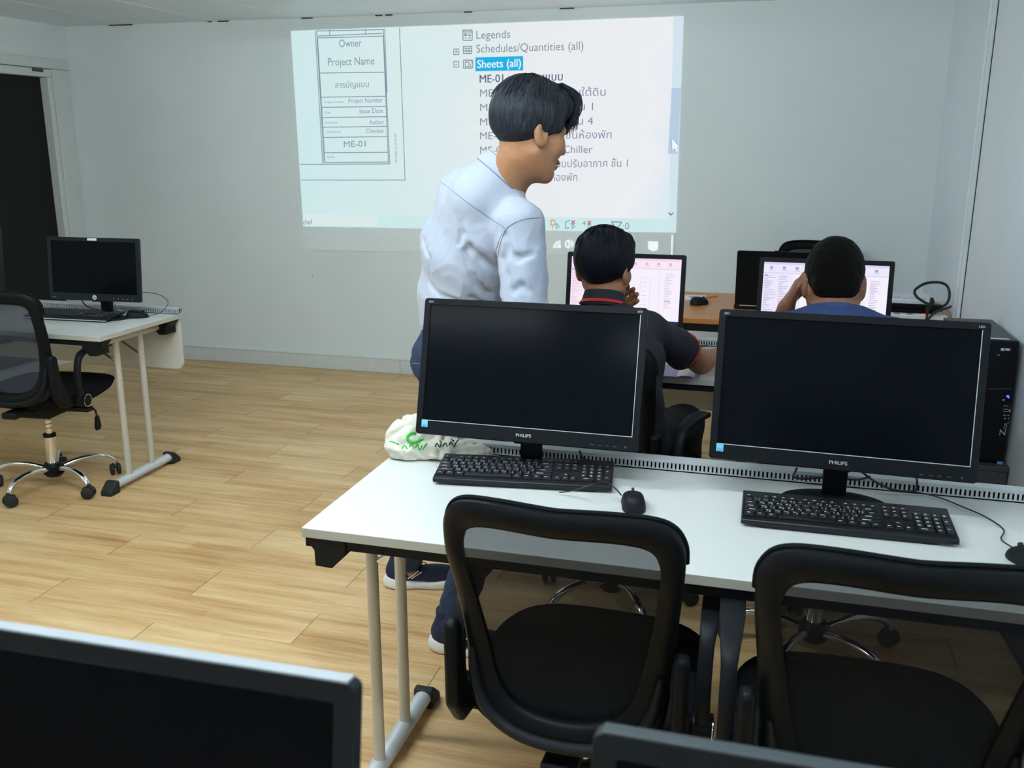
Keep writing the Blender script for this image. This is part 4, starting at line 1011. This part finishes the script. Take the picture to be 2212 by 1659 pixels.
def shoe(par, heel, yaw, name='shoe', s=1.):
    "navy knit trainer with a thick white sole; local y = toe direction"
    c, sn = math.cos(yaw), math.sin(yaw); Hh = np.array([heel[0], heel[1], heel[2]])
    R = np.array([[c, sn, 0], [-sn, c, 0], [0, 0, 1]], np.float32)
    def loc(p): return ((p-V(*Hh)) @ R.T)/s
    def up(p):
        q = loc(p); d = s_ell(q, (0, .05, .060), (.036, .055, .045)); d = smin(d, s_ell(q, (0, .17, .045), (.042, .095, .034)), .04)
        d = smin(d, s_cap(q, (0, .045, .06), (0, .05, .15), .034, .038), .03)
        return smax(smax(d, .030-q[:, 2], .004), q[:, 2]-.145, .004)*s
    def so(p):
        q = loc(p); w_ = .044-.006*np.cos(q[:, 1]*28); d = smin(s_ell(q, (0, .045, .02), (.042, .062, .05)), s_ell(q, (0, .18, .02), (.048, .098, .05)), .05)
        return smax(smax(d, q[:, 2]-.036-.008*np.cos(q[:, 1]*22), .005), -q[:, 2]+.0015+.12*np.clip(q[:, 1]-.2, 0, 1)+.1*np.clip(.03-q[:, 1], 0, 1), .005)*s
    lo = (heel[0]-.3, heel[1]-.3, heel[2]-.01); hi = (heel[0]+.3, heel[1]+.33, heel[2]+.18)
    o = field_obj(name, up, lo, hi, .005, M['shoe'], par); field_obj('sole', so, lo, hi, .004, M['sole'], o)
    T = Matrix.Translation(Vector(heel)-par.location) @ Matrix.Rotation(yaw, 4, 'Z') @ Matrix.Scale(s, 4)
    lc = MB()
    for k in range(4): lc.tube([T @ Vector(p) for p in ((-.02, .10+k*.018, .086-k*.007), (0, .105+k*.018, .096-k*.008), (.02, .10+k*.018, .086-k*.007))], .002, 6)
    for dx in (-.03, .028): lc.tube([T @ Vector(p) for p in ((0, .105, .098), (dx, .14, .10), (dx*1.6, .155, .075))], .0018, 6)
    lc.build('laces', M['rubber'], o)
    for sg in (-1, 1): MB().tube([T @ Vector(p) for p in ((sg*.040, .075, .045), (sg*.042, .095, .06), (sg*.038, .115, .075))], .0022, 6).tube([T @ Vector(p) for p in ((sg*.041, .088, .045), (sg*.043, .105, .058), (sg*.039, .125, .070))], .0018, 6).build('side_stripes', M['sole'], o)
    return o
BBX = lambda pts, m_: (tuple(min(p[i] for p in pts)-m_ for i in range(3)), tuple(max(p[i] for p in pts)+m_ for i in range(3)))

# ------------------------------------------------------------------ standing person
def standing_person():
    base = Vector((-.95, 2.68, 0))
    t = thing('person', 'standing person in pale blue shirt and navy jeans leaning over a seated person', 'person', base)
    d = (.77, .64, 0); r = (.64, -.77, 0); s = 1.02
    ear = A(1179, 287, 2.465); hc = (ear.x-.062, ear.y+.055, ear.z); R = rot_head(-43, 14, 0); hv = V(*hc)
    tc_ = [(-.905, 2.69, .97), (-.90, 2.675, 1.10), (-.872, 2.65, 1.24), (-.825, 2.62, 1.36), (-.775, 2.595, 1.44)]
    tr = [(.172, .128), (.168, .122), (.186, .126), (.184, .115), (.100, .072)]
    SRr, SLl = (-.668, 2.480, 1.338), (-.915, 2.73, 1.385); ER, EL = (-.643, 2.44, 1.09), (-.86, 2.86, 1.11); WRs, WLs = (-.47, 2.51, .995), (-.74, 2.83, .99)
    def arms(p, g):
        q = s_cap(p, SRr, ER, .050+g, .042+g); q = smin(q, s_cap(p, ER, WRs, .041+g, .028+g), .02)
        e = s_cap(p, SLl, EL, .050+g, .042+g); e = smin(e, s_cap(p, EL, WLs, .041+g, .028+g), .02)
        return q, e
    HR, HL, KR, KL, AR, AL = (-.85, 2.625, .86), (-.965, 2.765, .86), (-.79, 2.59, .49), (-1.0, 2.83, .49), (-.890, 2.515, .10), (-1.185, 2.870, .12)
    def legs(p, g):
        a = smin(s_cap(p, HR, KR, .075+g, .055+g), s_cap(p, KR, AR, .052+g, .040+g), .03)
        b = smin(s_cap(p, HL, KL, .075+g, .055+g), s_cap(p, KL, AL, .052+g, .040+g), .03)
        return smin(a, b, .02)
    def body(p):
        q = ((p-hv) @ R.T)/s; D = head_f(q)*s
        D = smin(D, s_cap(p, (hc[0]-.022, hc[1]-.012, hc[2]-.055), (-.755, 2.585, 1.40), .055, .062), .03)
        D = smin(D, s_chain(p, tc_, [(a-.02, b-.018) for a, b in tr], r), .03)
        a, e = arms(p, 0); D = smin(smin(D, a, .03), e, .03)
        D = smin(D, legs(p, -.002), .03)
        D = smin(D, s_cap(p, AR, (AR[0]+.01, AR[1], .06), .034, .024), .02); D = smin(D, s_cap(p, AL, (AL[0]+.01, AL[1], .06), .030, .022), .02)
        D = smin(D, hand_f(p, WRs, (.55, .2, -.12), (0, .2, -1), -1, .28), .012)
        return smin(D, hand_f(p, WLs, (.5, -.3, -.5), (-.2, -1, 0), 1, .5), .012)
    field_obj('body', body, (-1.24, 2.34, .02), (-.28, 3.02, 1.76), .005, M['skin'], t)
    # fringe locks and flyaways
    lk = rnd_locks(700, 3)
    make_hair(t, hc, R, s, hair_long, M['hair'], .003, locks=lk)
    add_face(t, hc, R, s)
    C0_ = tuple(A(1092, 371, 2.56))
    folds = []
    def shirt(p, fine=True):
        D = s_chain(p, tc_, tr, r, .04)
        D = smin(D, s_cap(p, (-.742, 2.565, 1.405), SRr, .045, .056), .035); D = smin(D, s_cap(p, (-.780, 2.60, 1.44), SLl, .050, .058), .035)
        q = s_cap(p, (SRr[0], SRr[1], SRr[2]-.005), ER, .066, .064); q = smin(q, s_cap(p, ER, WRs, .060, .046), .025)
        e = s_cap(p, SLl, EL, .064, .060); e = smin(e, s_cap(p, EL, WLs, .056, .044), .025)
        q = q-wob(p, 42, 2.2, (1, 1, 1.6))*.0025*(1 if fine else 0)
        D = smin(D, q, .018); D = smin(D, e, .02)
        if fine:
            D = D-wob(p, 22, .3, (1, 1, 1.3))*.0028-wob(p, 60, 2.6, (1, 1, .5))*.0010-(1-np.abs(wob(p, 30, 1.7, (1., 1., 1.)))) ** 5*.0028-(1-np.abs(wob(p, 55, 6.7, (1., 1., .8)))) ** 6*.0016
            for (a, b, rr, sg) in folds:
                c = s_cap(p, a, b, rr, rr*.6)
                D = smax(D, -c, .016) if sg < 0 else D
        # hem, slightly lower at the back
        hem = (.985+.015*np.sin((p[:, 0]+p[:, 1])*9))-p[:, 2]; hem = np.where((p[:, 0] > -.71) & (p[:, 1] < 2.56), -1., hem)
        D = smax(D, hem, .006)
        # neck opening
        cc = V(*C0_); uu = V(.619, .24, .748); D = smin(D, s_cap(p, tuple(cc-uu*.10), tuple(cc), .092, .071), .03); q_ = p-cc; hh_ = q_ @ uu; rad_ = np.linalg.norm(q_-hh_[:, None]*uu, axis=1); D = np.where(rad_ < .11, smax(D, hh_+.004, .004), D)
        # sleeve ends
        for W, E in ((WRs, ER), (WLs, EL)):
            ax = V(*W)-V(*E); ax /= np.linalg.norm(ax); near = np.linalg.norm(p-V(*W), axis=1) < .12
            D = np.where(near, np.maximum(D, (p-V(*W)) @ ax+.0), D)
        return D
    bb = ((-1.16, 2.30, .94), (-.38, 3.0, 1.58))
    v0, f0 = field_mesh(lambda p: shirt(p, False), *bb, .012); b0 = bvh_of(v0, f0)
    for pts, rr, sg in (([(1003, 545), (1022, 600), (1060, 650)], .0060, -1), ([(1015, 535), (1040, 560), (1076, 585)], .0065, -1), ([(1030, 618), (1055, 635), (1085, 655)], .0060, -1), ([(994, 480), (997, 505), (992, 525)], .0055, -1),
                        ([(1010, 575), (1040, 606), (1070, 622)], .0045, 1), ([(1084, 560), (1092, 595), (1098, 650)], .0065, -1), ([(1098, 545), (1118, 560), (1150, 548)], .0055, -1), ([(1096, 600), (1108, 566), (1148, 556)], .0040, 1),
                        ([(1092, 510), (1096, 535), (1090, 560)], .005, -1), ([(1108, 630), (1126, 618), (1140, 630)], .005, -1), ([(1020, 645), (1045, 660), (1078, 668)], .0055, -1), ([(925, 610), (950, 640), (990, 650)], .0035, -1), ([(918, 600), (950, 570), (985, 545)], .003, 1),
                        ([(915, 520), (928, 560), (925, 600)], .003, -1), ([(910, 690), (950, 660), (985, 640)], .003, 1), ([(1005, 500), (1030, 535), (1060, 550)], .004, 1)):
        hs = [hit(b0, *q) for q in pts]; hs = [h_[0]-ray(*pts[0]).normalized()*.0012 for h_ in hs if h_]
        for a, b in zip(hs, hs[1:]): folds.append((tuple(a), tuple(b), rr*1.3, sg))
    sh = field_obj('shirt', shirt, *bb, .0045, M['shirt'], t)
    B = obj_bvh(sh, base)
    seam_line(B, [(941, 386), (965, 402), (1000, 430), (1040, 458), (1070, 478), (1090, 492)], .0010, 'yoke_seam', M['seam'], sh)
    seam_line(B, [(1166, 470), (1130, 474), (1104, 486), (1090, 500), (1080, 530), (1076, 555)], .0012, 'armhole_seam', M['seam'], sh)
    seam_line(B, [(1084, 505), (1074, 532), (1070, 556)], .0008, 'stitching', M['seam'], sh)
    seam_line(B, [(893, 700), (910, 703), (950, 706)], .0008, 'hem_stitching', M['seam'], sh)
    # stand collar
    cb_ = MB(); ax = Vector((.78, .52, .0)).normalized(); la = Vector((.64, -.77, 0)); C0 = A(1092, 371, 2.56); upv = Vector((.62, .24, .75)).normalized(); fw = (ax-upv*ax.dot(upv)).normalized(); la = upv.cross(fw)
    n = 48; vs = []; fs = []
    for i in range(n):
        a = 2*math.pi*i/n; e = 1+.0*math.cos(a)
        for (k, hgt) in ((1.16, -.024), (1.04, .018), (.98, .018), (1.04, -.028)):
            hh = hgt
            vs.append(C0+(la*math.sin(a)*.068+fw*math.cos(a)*.072)*k+upv*hh)
    for i in range(n):
        j = (i+1) % n
        for k in range(4): fs.append((i*4+k, i*4+(k+1) % 4, j*4+(k+1) % 4, j*4+k))
    cb_.add(vs, fs).xf(Matrix.Translation(-base)).build('collar', M['shirt'], sh, ang=70)
    for k, hh in ((1.165, -.024), (1.06, .014)): MB().tube([C0-base+(la*math.sin(a)*.068+fw*math.cos(a)*.072)*k+upv*hh for a in [2*math.pi*i/48 for i in range(48)]], .0011, 6, closed=True).build('collar_seam', M['seam'], sh)
    def jeans(p):
        D = s_chain(p, [(-.905, 2.69, 1.0), (-.912, 2.695, .90), (-.905, 2.69, .84)], [(.158, .112), (.168, .128), (.150, .12)], r)
        D = smin(D, s_ell(p, (-.985, 2.665, .90), (.075, .085, .085)), .05)
        D = smin(D, legs(p, .014), .035)-wob(p, 45, .7, (.6, .6, 1.8))*.004-wob(p, 110, 3.7, (.5, .5, 1.6))*.0015
        for A_ in (AR, AL):
            near = np.linalg.norm(p[:, :2]-V(A_[0], A_[1]), axis=1) < .14
            D = np.where(near & (p[:, 2] < .3), np.maximum(D, A_[2]-.078-p[:, 2]), D)
        return smax(D, p[:, 2]-1.02, .004)
    jn = field_obj('jeans', jeans, (-1.26, 2.42, .05), (-.68, 2.96, 1.03), .006, M['jeans'], t)
    B = obj_bvh(jn, base); seam_line(B, [(886, 790), (892, 786), (900, 785), (906, 786)], .0012, 'pocket_seam', mat('denim_stitch', L(90, 110, 140), .9), jn)
    shoe(t, (-.955, 2.505, .0), math.radians(-88)); shoe(t, (-1.262, 2.862, .0), math.radians(-72))
    return t
standing_person()

# ------------------------------------------------------------------ seated people
def seated(label, base, hc, R, s, sk, hairf, hm, spec, locks=None):
    t = thing('person', label, 'person', base); hv = V(*hc); r = spec['lat']
    def body(p):
        q = ((p-hv) @ R.T)/s; D = head_f(q, spec.get('jaw', 1))*s
        D = smin(D, s_cap(p, spec['n0'], spec['n1'], spec['nr'], spec['nr']+.006), .03)
        D = smin(D, s_chain(p, spec['tc'], [(a-.02, b-.018) for a, b in spec['tr']], r), .03)
        for sg, S, E, W, hd in spec['arms']:
            a = smin(s_cap(p, S, E, .050, .042), s_cap(p, E, W, .042, .027), .02); D = smin(D, a, .03)
            D = smin(D, hand_f(p, W, *hd), .012)
        for H_, K_, A_ in spec['legs']:
            a = smin(s_cap(p, H_, K_, .072, .056), s_cap(p, K_, A_, .052, .036), .03); D = smin(D, a, .03)
            D = smin(D, s_cap(p, A_, (A_[0], A_[1]+.10, .05), .034, .03), .03)
        return D
    lo, hi = spec['bb']; field_obj('body', body, lo, hi, .005, M[sk], t)
    make_hair(t, hc, R, s, hairf, M[hm], .003, locks=locks); add_face(t, hc, R, s)
    def top(p):
        D = s_chain(p, spec['tc'], spec['tr'], r, .04)
        for sg, S, E, W, hd in spec['arms']:
            D = smin(D, s_cap(p, spec['tc'][-1], S, .050, .056), .035)
            S_, E_ = V(*S), V(*E); ax = (E_-S_); L_ = np.linalg.norm(ax); ax = ax/L_; ce = S_+ax*L_*spec['sl']
            a = s_cap(p, S, tuple(ce+ax*.03), .062, .064)-wob(p, 50, sg*2.)*.003
            a = smax(a, (p-ce) @ ax, .006); D = smin(D, a, .022)
        D = D-wob(p, 26, .9, (1, 1, 1.4))*.004-wob(p, 70, 1.9)*.0014
        n0, n1 = V(*spec['n0']), V(*spec['n1'])
        D = smax(D, -s_cap(p, spec['n0'], tuple(n1+(n1-n0)*.1), spec['nr']+.010, spec['nr']+.004), .006)
        return smax(D, spec['hem']-p[:, 2], .006)
    tp = field_obj('shirt', top, lo, hi, .006, M[spec['topm']], t)
    def tro(p):
        c = spec['tc'][0]; D = s_chain(p, [(c[0], c[1], c[2]+.06), (c[0], c[1]+.02, c[2]-.02)], [(.165, .12), (.17, .125)], r)
        for H_, K_, A_ in spec['legs']: D = smin(D, smin(s_cap(p, H_, K_, .086, .070), s_cap(p, K_, A_, .066, .056), .03), .03)
        D = D-wob(p, 40, .2)*.003
        return smax(D, .08-p[:, 2], .004)
    field_obj('trousers', tro, lo, (hi[0], hi[1], .72), .008, M['trou'], t)
    for H_, K_, A_ in spec['legs']: shoe(t, (A_[0], A_[1]-.05, 0), 0)
    return t, tp
def ring_band(c, upv, rx, ry, h0, h1, n=40, k1=1., fwd=(0, 1, 0)):
    upv = Vector(upv).normalized(); fw = Vector(fwd); fw = (fw-upv*fw.dot(upv)).normalized(); la = fw.cross(upv); vs = []; fs = []; c = Vector(c)
    for i in range(n):
        a = 2*math.pi*i/n
        for k, h in ((1.05*k1, h0), (1.0, h1), (.95, h1), (.98, h0)): vs.append(c+(la*math.sin(a)*rx+fw*math.cos(a)*ry)*k+upv*h)
    for i in range(n):
        j = (i+1) % n
        for k in range(4): fs.append((i*4+k, i*4+(k+1) % 4, j*4+(k+1) % 4, j*4+k))
    return MB().add(vs, fs)
P2 = dict(lat=(1, .12, 0), n0=(-.535, 3.03, 1.10), n1=(-.522, 2.985, 1.01), nr=.053,
    tc=[(-.460, 2.895, .60), (-.465, 2.895, .73), (-.49, 2.925, .87), (-.515, 2.958, .985)], tr=[(.165, .12), (.155, .115), (.175, .118), (.118, .078)],
    arms=[(1, (-.378, 3.0, .962), (-.222, 3.30, .800), (-.168, 3.45, .797), ((.10, .9, -.10), (0, 0, -1), -1, .25)),
          (-1, (-.685, 2.95, .960), (-.735, 3.285, .805), (-.560, 3.215, .995), ((.78, -.30, .40), (-.2, -1, .2), 1, .22))],
    legs=[((-.385, 2.93, .595), (-.270, 3.28, .570), (-.25, 3.27, .10)), ((-.54, 2.93, .595), (-.60, 3.30, .565), (-.60, 3.26, .10))],
    bb=((-.86, 2.62, .02), (-.05, 3.68, 1.36)), sl=.66, hem=.53, topm='polo')
R2 = rot_head(-14, 6, 0); hc2 = (-.532, 3.035, 1.145)
lk2 = rnd_locks(160, 9, False)
t2, tp2 = seated('seated person with thick dark hair in a black polo shirt with red collar stripe', (-.475, 2.80, 0), hc2, R2, 1.02, 'skin', hair_long, 'hair2', P2, lk2)
o2 = t2.location
ring_band((-.524, 2.990, 1.046), (0, .35, 1), .064, .062, -.014, .036, k1=1.12).xf(Matrix.Translation(-o2)).build('collar', M['polo'], tp2, ang=70)
ring_band((-.524, 2.990, 1.046), (0, .35, 1), .0735, .0715, -.006, .004, k1=1.02).xf(Matrix.Translation(-o2)).build('collar_stripe', M['red'], tp2, ang=70)
S_, E_ = Vector(P2['arms'][0][1]), Vector(P2['arms'][0][2]); ax = (E_-S_).normalized(); ce = S_+(E_-S_)*.66
ring_band(ce-ax*.004, ax, .0640, .0640, -.010, .003, fwd=(0, 0, 1)).xf(Matrix.Translation(-o2)).build('sleeve_trim', M['red'], tp2, ang=70)
P3 = dict(lat=(1, .02, 0), n0=(.190, 3.02, 1.10), n1=(.198, 2.985, 1.03), nr=.065, jaw=1.15,
    tc=[(.20, 2.80, .58), (.20, 2.83, .72), (.20, 2.89, .87), (.20, 2.955, 1.005)], tr=[(.185, .14), (.18, .14), (.205, .130), (.150, .085)],
    arms=[(1, (.372, 2.965, .982), (.435, 3.29, .802), (.385, 3.48, .79), ((-.1, .9, -.1), (0, 0, -1), -1, .25)),
          (-1, (.028, 2.965, .982), (-.005, 3.29, .802), (.052, 3.13, 1.035), ((.35, -.10, .9), (1, .0, -.1), 1, .25))],
    legs=[((.28, 2.85, .555), (.32, 3.24, .545), (.33, 3.24, .10)), ((.12, 2.85, .555), (.08, 3.24, .545), (.07, 3.22, .10))],
    bb=((-.14, 2.60, .02), (.56, 3.66, 1.36)), sl=.72, hem=.53, topm='tee')
R3 = rot_head(3, 26, 0); hc3 = (.186, 3.050, 1.122)
t3, tp3 = seated('seated person with cropped hair in a navy blue t-shirt, head leaning on one hand', (.20, 2.80, 0), hc3, R3, 1.05, 'skin3', hair_short, 'hair3', P3, rnd_locks(500, 4, False, .01, (.083, .105, .094), (.99, 1.035), (.0008, .0016)))
ring_band((.197, 2.99, 1.058), (0, .42, 1), .076, .070, -.010, .008, k1=1.06).xf(Matrix.Translation(-t3.location)).build('neck_rib', M['tees'], tp3, ang=70)

# ------------------------------------------------------------------ tower, laptop and the small things
tw = thing('computer_tower', 'black computer tower with a blue power light beside the right wall', 'computer', (.752, 3.52, .443))
TX0, TX1, TY0, TY1, TZ0, TZ1 = .662, .842, 3.52, 3.962, .443, .890
tl_ = lambda mb: mb.xf(Matrix.Translation(-tw.location))
tl_(MB().b2(TX0+.002, TX1-.002, TY0+.03, TY1, TZ0+.006, TZ1-.002)).build('case', M['grey'], tw, bevel=.002)
tl_(MB().b2(TX0, TX1, TY0, TY0+.032, TZ0+.004, TZ1)).build('front_bezel', M['bez'], tw, bevel=.006)
tl_(MB().b2(TX0+.06, TX1-.025, TY0+.036, TY0+.052, TZ1-.003, TZ1-.0015)).build('top_label', M['paper'], tw)
fr_ = TY0-.0006
def tp(px, py): return A(px, py, fr_)
z_ = MB(); p = A(2171, 941, fr_); text_on(z_, 'Z', p, (0, 0, 1), (-1, 0, 0), .022, .019, bold=True); text_on(z_, '220', p+Vector((.002, 0, .023)), (0, 0, 1), (-1, 0, 0), .022, .010)
tl_(z_).build('model_lettering', M['silver'], tw, smooth=False)
z_ = MB()
for (px, py, w_, h_) in ((2166, 755, 6, 5), (2177, 755, 8, 4), (2157, 767, 4, 1.5), (2173, 877, 9, 1), (2173, 884, 9, 1), (2173, 889, 9, 1), (2181, 887, 2, 5), (2170, 897, 4, 1.5), (2178, 897, 3, 1.5), (2171, 904, 3, 2), (2179, 904, 2, 1.5), (2178, 914, 2, 2), (2168, 864, 3, 3)):
    p = tp(px, py); q = .0019; z_.b2(p.x-w_*q/2, p.x+w_*q/2, fr_, fr_+.001, p.z-h_*q/2, p.z+h_*q/2)
tl_(z_).build('port_symbols', M['silver'], tw, smooth=False)
p = tp(2177, 856); tl_(MB().box(p, (.008, .002, .006)).box((p.x+.003, p.y, p.z-.004), (.004, .002, .006))).build('power_light', M['led'], tw)
p = tp(2160, 1001); z_ = MB().box(p, (.018, .002, .014)); tl_(z_).build('blue_sticker', mat('blue_sticker', L(110, 175, 225), .4), tw)
for i in range(12):
    pass
z_ = MB()
for i in range(9):
    p = tp(2135+i*6, 840); z_.box(p, (.005, .001, .002))
tl_(z_).build('vent_slots', M['greyp'], tw, smooth=False)
pd = MB().b2(-.11, .09, -.01, .47, 0, .42).b2(-.112, .092, -.012, .472, .42, .4415); tag(pd.build('pedestal_cabinet', M['grey'], loc=(.765, 3.50, 0), bevel=.004), 'low dark grey cabinet carrying the computer tower', 'cabinet')
# laptop seen from behind its lid
lp = thing('laptop', 'open black laptop on the wooden desk seen from behind its lid', 'laptop', (.035, 4.80, .7505))
T = Matrix.Translation((0, -.03, .020)) @ Matrix.Rotation(math.radians(12), 4, 'X')
MB().prism(rrect(-.205, .205, .004, .282, .010), -.004, .004, 'y').xf(T).build('lid', M['blks'], lp, bevel=.0015)
MB().b2(-.19, .19, .004, .0055, .02, .27).xf(T).build('screen', M['scr'], lp)
MB().b2(-.208, .208, -.045, .235, .002, .024).build('keyboard_base', M['blks'], lp, bevel=.006)
MB().b2(-.180, .180, -.0465, -.0445, .018, .0215).build('hinge_strip', M['silver'], lp)
MB().b2(-.03, .02, -.004, .001, .280, .287).xf(T).build('lid_latch', M['blk'], lp)
# travel mouse on the wooden desk
make_mouse('black mouse on the wooden desk left of the laptop', (-.350, 4.845, .7505), math.radians(-35), None, 1.12)
nb = thing('note_pad', 'small printed note pad on the wooden desk behind the mouse', 'note pad', (-.385, 5.02, .7505))
MB().b2(-.055, .055, -.06, .06, 0, .010).build('pages', M['paper'], nb, rz=.1); MB().b2(-.03, .03, -.03, .02, .010, .0105).build('printed_band', mat('teal_print', L(120, 160, 165), .6), nb, rz=.1)
b_ = MB().cyl((-.335, 4.98, .764), (-.270, 5.03, .768), .005, 8); b_ = b_.build('orange_pen', M['orange']); tag(b_, 'orange pen leaning beside the note pad on the wooden desk', 'pen')
# papers, adapter, power strip, loops of cable at the right end of the wooden desk
dk = tag(MB().b2(-.10, .12, -.12, .12, 0, .012).b2(-.09, .13, -.10, .13, .012, .017).build('paper_stack', M['paper'], loc=(.64, 5.0, .795), rz=-.05), 'stack of white papers on a black folder beside the right wall', 'paper')
pr = MB()
rn = random.Random(2)
for i in range(7): x = -.085+i*.028; pr.b2(x, x+.016+.006*rn.random(), -.07+.015*(i % 3), -.06+.015*(i % 3), .0172, .0178)
pr.build('printed_lines', M['paperp'], dk)
tag(MB().b2(-.135, .15, -.14, .15, 0, .020).b2(-.12, .11, -.13, .12, .020, .0435).build('document_folder', M['fab'], loc=(.63, 4.99, .7505), bevel=.006), 'black document folder lying under the white papers', 'folder')
ps = thing('power_strip', 'white power strip with red light on the wooden desk by the wall', 'power strip', (.665, 4.635, .7505))
MB().b2(-.125, .125, -.028, .028, 0, .034).build('housing', M['trim'], ps, bevel=.005)
MB().b2(.02, .034, -.012, .006, .034, .0365).build('switch', M['rled'], ps)
for x in (-.09, -.035): MB().cyl((x, 0, .034), (x, 0, .0345), .016, 16).build('socket', M['grey'], ps)
ad = MB().b2(-.035, .035, -.022, .022, 0, .03); tag(ad.build('power_adapter', M['blk'], loc=(.745, 4.72, .790), bevel=.004), 'black power adapter on top of the cables at the right wall', 'adapter')
cable('power_cable', [A(2008, 664, 4.70), A(2040, 660, 4.72), A(2051, 640, 4.72), A(2046, 618, 4.73), A(2028, 610, 4.73), A(2000, 612, 4.73), A(1979, 624, 4.72), A(1976, 634, 4.70), A(1986, 646, 4.68), A(2008, 657, 4.66), A(2012, 645, 4.66), A(2016, 655, 4.66), A(2004, 668, 4.64), A(2002, 690, 4.60)], .0065, 'thick black cable standing in a loop above the power strip')
cable('power_cable', [A(2003, 692, 4.56), A(2020, 675, 4.62), A(2050, 664, 4.70), A(2054, 662, 4.80)], .006, 'black cable running from the power strip to the right wall')
# spiral notebook with a curled page under the arm
nt_ = thing('spiral_notebook', 'open spiral notebook with curled pages beside the arm in the black sleeve', 'notebook', (-.375, 3.375, ZD+.0005))
pgm = MB(); n = 14; vs = []; fs = []
for j in range(2):
    for i in range(n): 
        x = -.04+.19*i/(n-1); z = .004+.040*max(0, 1-((x+.035)/.035)**2)*1.0+.006*math.sin(i*.8)
        vs.append((x, -.10+j*.17+.02*math.sin(i*.5), z)); 
for i in range(n-1): fs.append((i, i+1, n+i+1, n+i))
vs2 = [(x, y, z-.003) for x, y, z in vs]; pgm.add(vs+vs2, fs+[tuple(q+2*n for q in f[::-1]) for f in fs]+[(0, n, 3*n, 2*n), (n-1, 3*n-1, 4*n-1, 2*n-1)])
pgm.build('pages', M['paper'], nt_); MB().b2(-.03, .15, -.115, .08, 0, .0035).build('cover', mat('lilac_cover', L(170, 160, 200), .7), nt_)
sp_ = MB()
for i in range(12): 
    y = -.10+i*.014; sp_.tube([(-.036+.009*math.cos(a), y, .012+.009*math.sin(a)) for a in [k*math.pi/6 for k in range(12)]], .001, 5, closed=True)
sp_.build('spiral_binding', M['silver'], nt_)

# ------------------------------------------------------------------ canvas bag
tb = thing('tote_bag', 'crumpled cream canvas tote bag with green lettering at the desk corner', 'bag', (-.85, 2.24, .7455))
def bag_f(p):
    D = s_ell(p, (-.872, 2.262, .790), (.090, .075, .058))
    D = smin(D, s_ell(p, (-.90, 2.205, .775), (.062, .055, .050)), .04)
    D = smin(D, s_ell(p, (-.80, 2.215, .765), (.115, .050, .026)), .03)
    D = smin(D, s_ell(p, (-.735, 2.235, .762), (.062, .034, .020)), .02)
    D = smin(D, s_cap(p, (-.945, 2.175, .775), (-.78, 2.19, .785), .010, .008), .02)
    D = smax(D, -s_cap(p, (-.95, 2.15, .795), (-.80, 2.150, .782), .010, .006), .016)
    D = smax(D, -s_cap(p, (-.86, 2.145, .762), (-.74, 2.17, .790), .008, .006), .014)
    D = smax(D, -s_cap(p, (-.79, 2.15, .765), (-.70, 2.20, .785), .007, .005), .014)
    D = D-wob(p, 40, 1., (1, 1.2, 1.5))*.006-np.abs(wob(p, 62, 3., (1.2, .8, 1.3)))*.010-np.abs(wob(p, 150, 5.))*.003+.004
    return smax(D, .7465-p[:, 2], .004)
bo = field_obj('canvas', bag_f, (-.99, 2.10, .742), (-.65, 2.37, .875), .0035, M['bag'], tb)
B = obj_bvh(bo, Vector(tb.location))
for m_, pts in ((M['green'], [(897, 936), (889, 936), (881, 942), (880, 948), (886, 954), (898, 955), (908, 950), (915, 948)]), (M['green'], [(842, 953), (852, 956), (862, 960)]), (M['green'], [(868, 969), (874, 962), (880, 970)]), (M['green'], [(884, 966), (890, 960), (893, 970)]), (M['green'], [(896, 968), (902, 960), (906, 972), (912, 962)]), (M['green'], [(912, 972), (916, 966), (922, 958)]),
                (M['dgreen'], [(940, 965), (944, 958), (950, 966), (952, 958)]), (M['dgreen'], [(956, 964), (962, 957), (966, 965)]), (M['dgreen'], [(970, 962), (974, 955), (978, 962)]), (M['dgreen'], [(980, 966), (984, 958), (990, 950)]), (M['dgreen'], [(950, 952), (953, 956)]), (M['dgreen'], [(975, 950), (980, 952)]), (M['green'], [(1020, 957), (1026, 960), (1030, 955)])):
    seam_line(B, pts, .0042 if pts[0] == (897, 936) else .0018, 'printed_lettering', m_, tb, .0002)
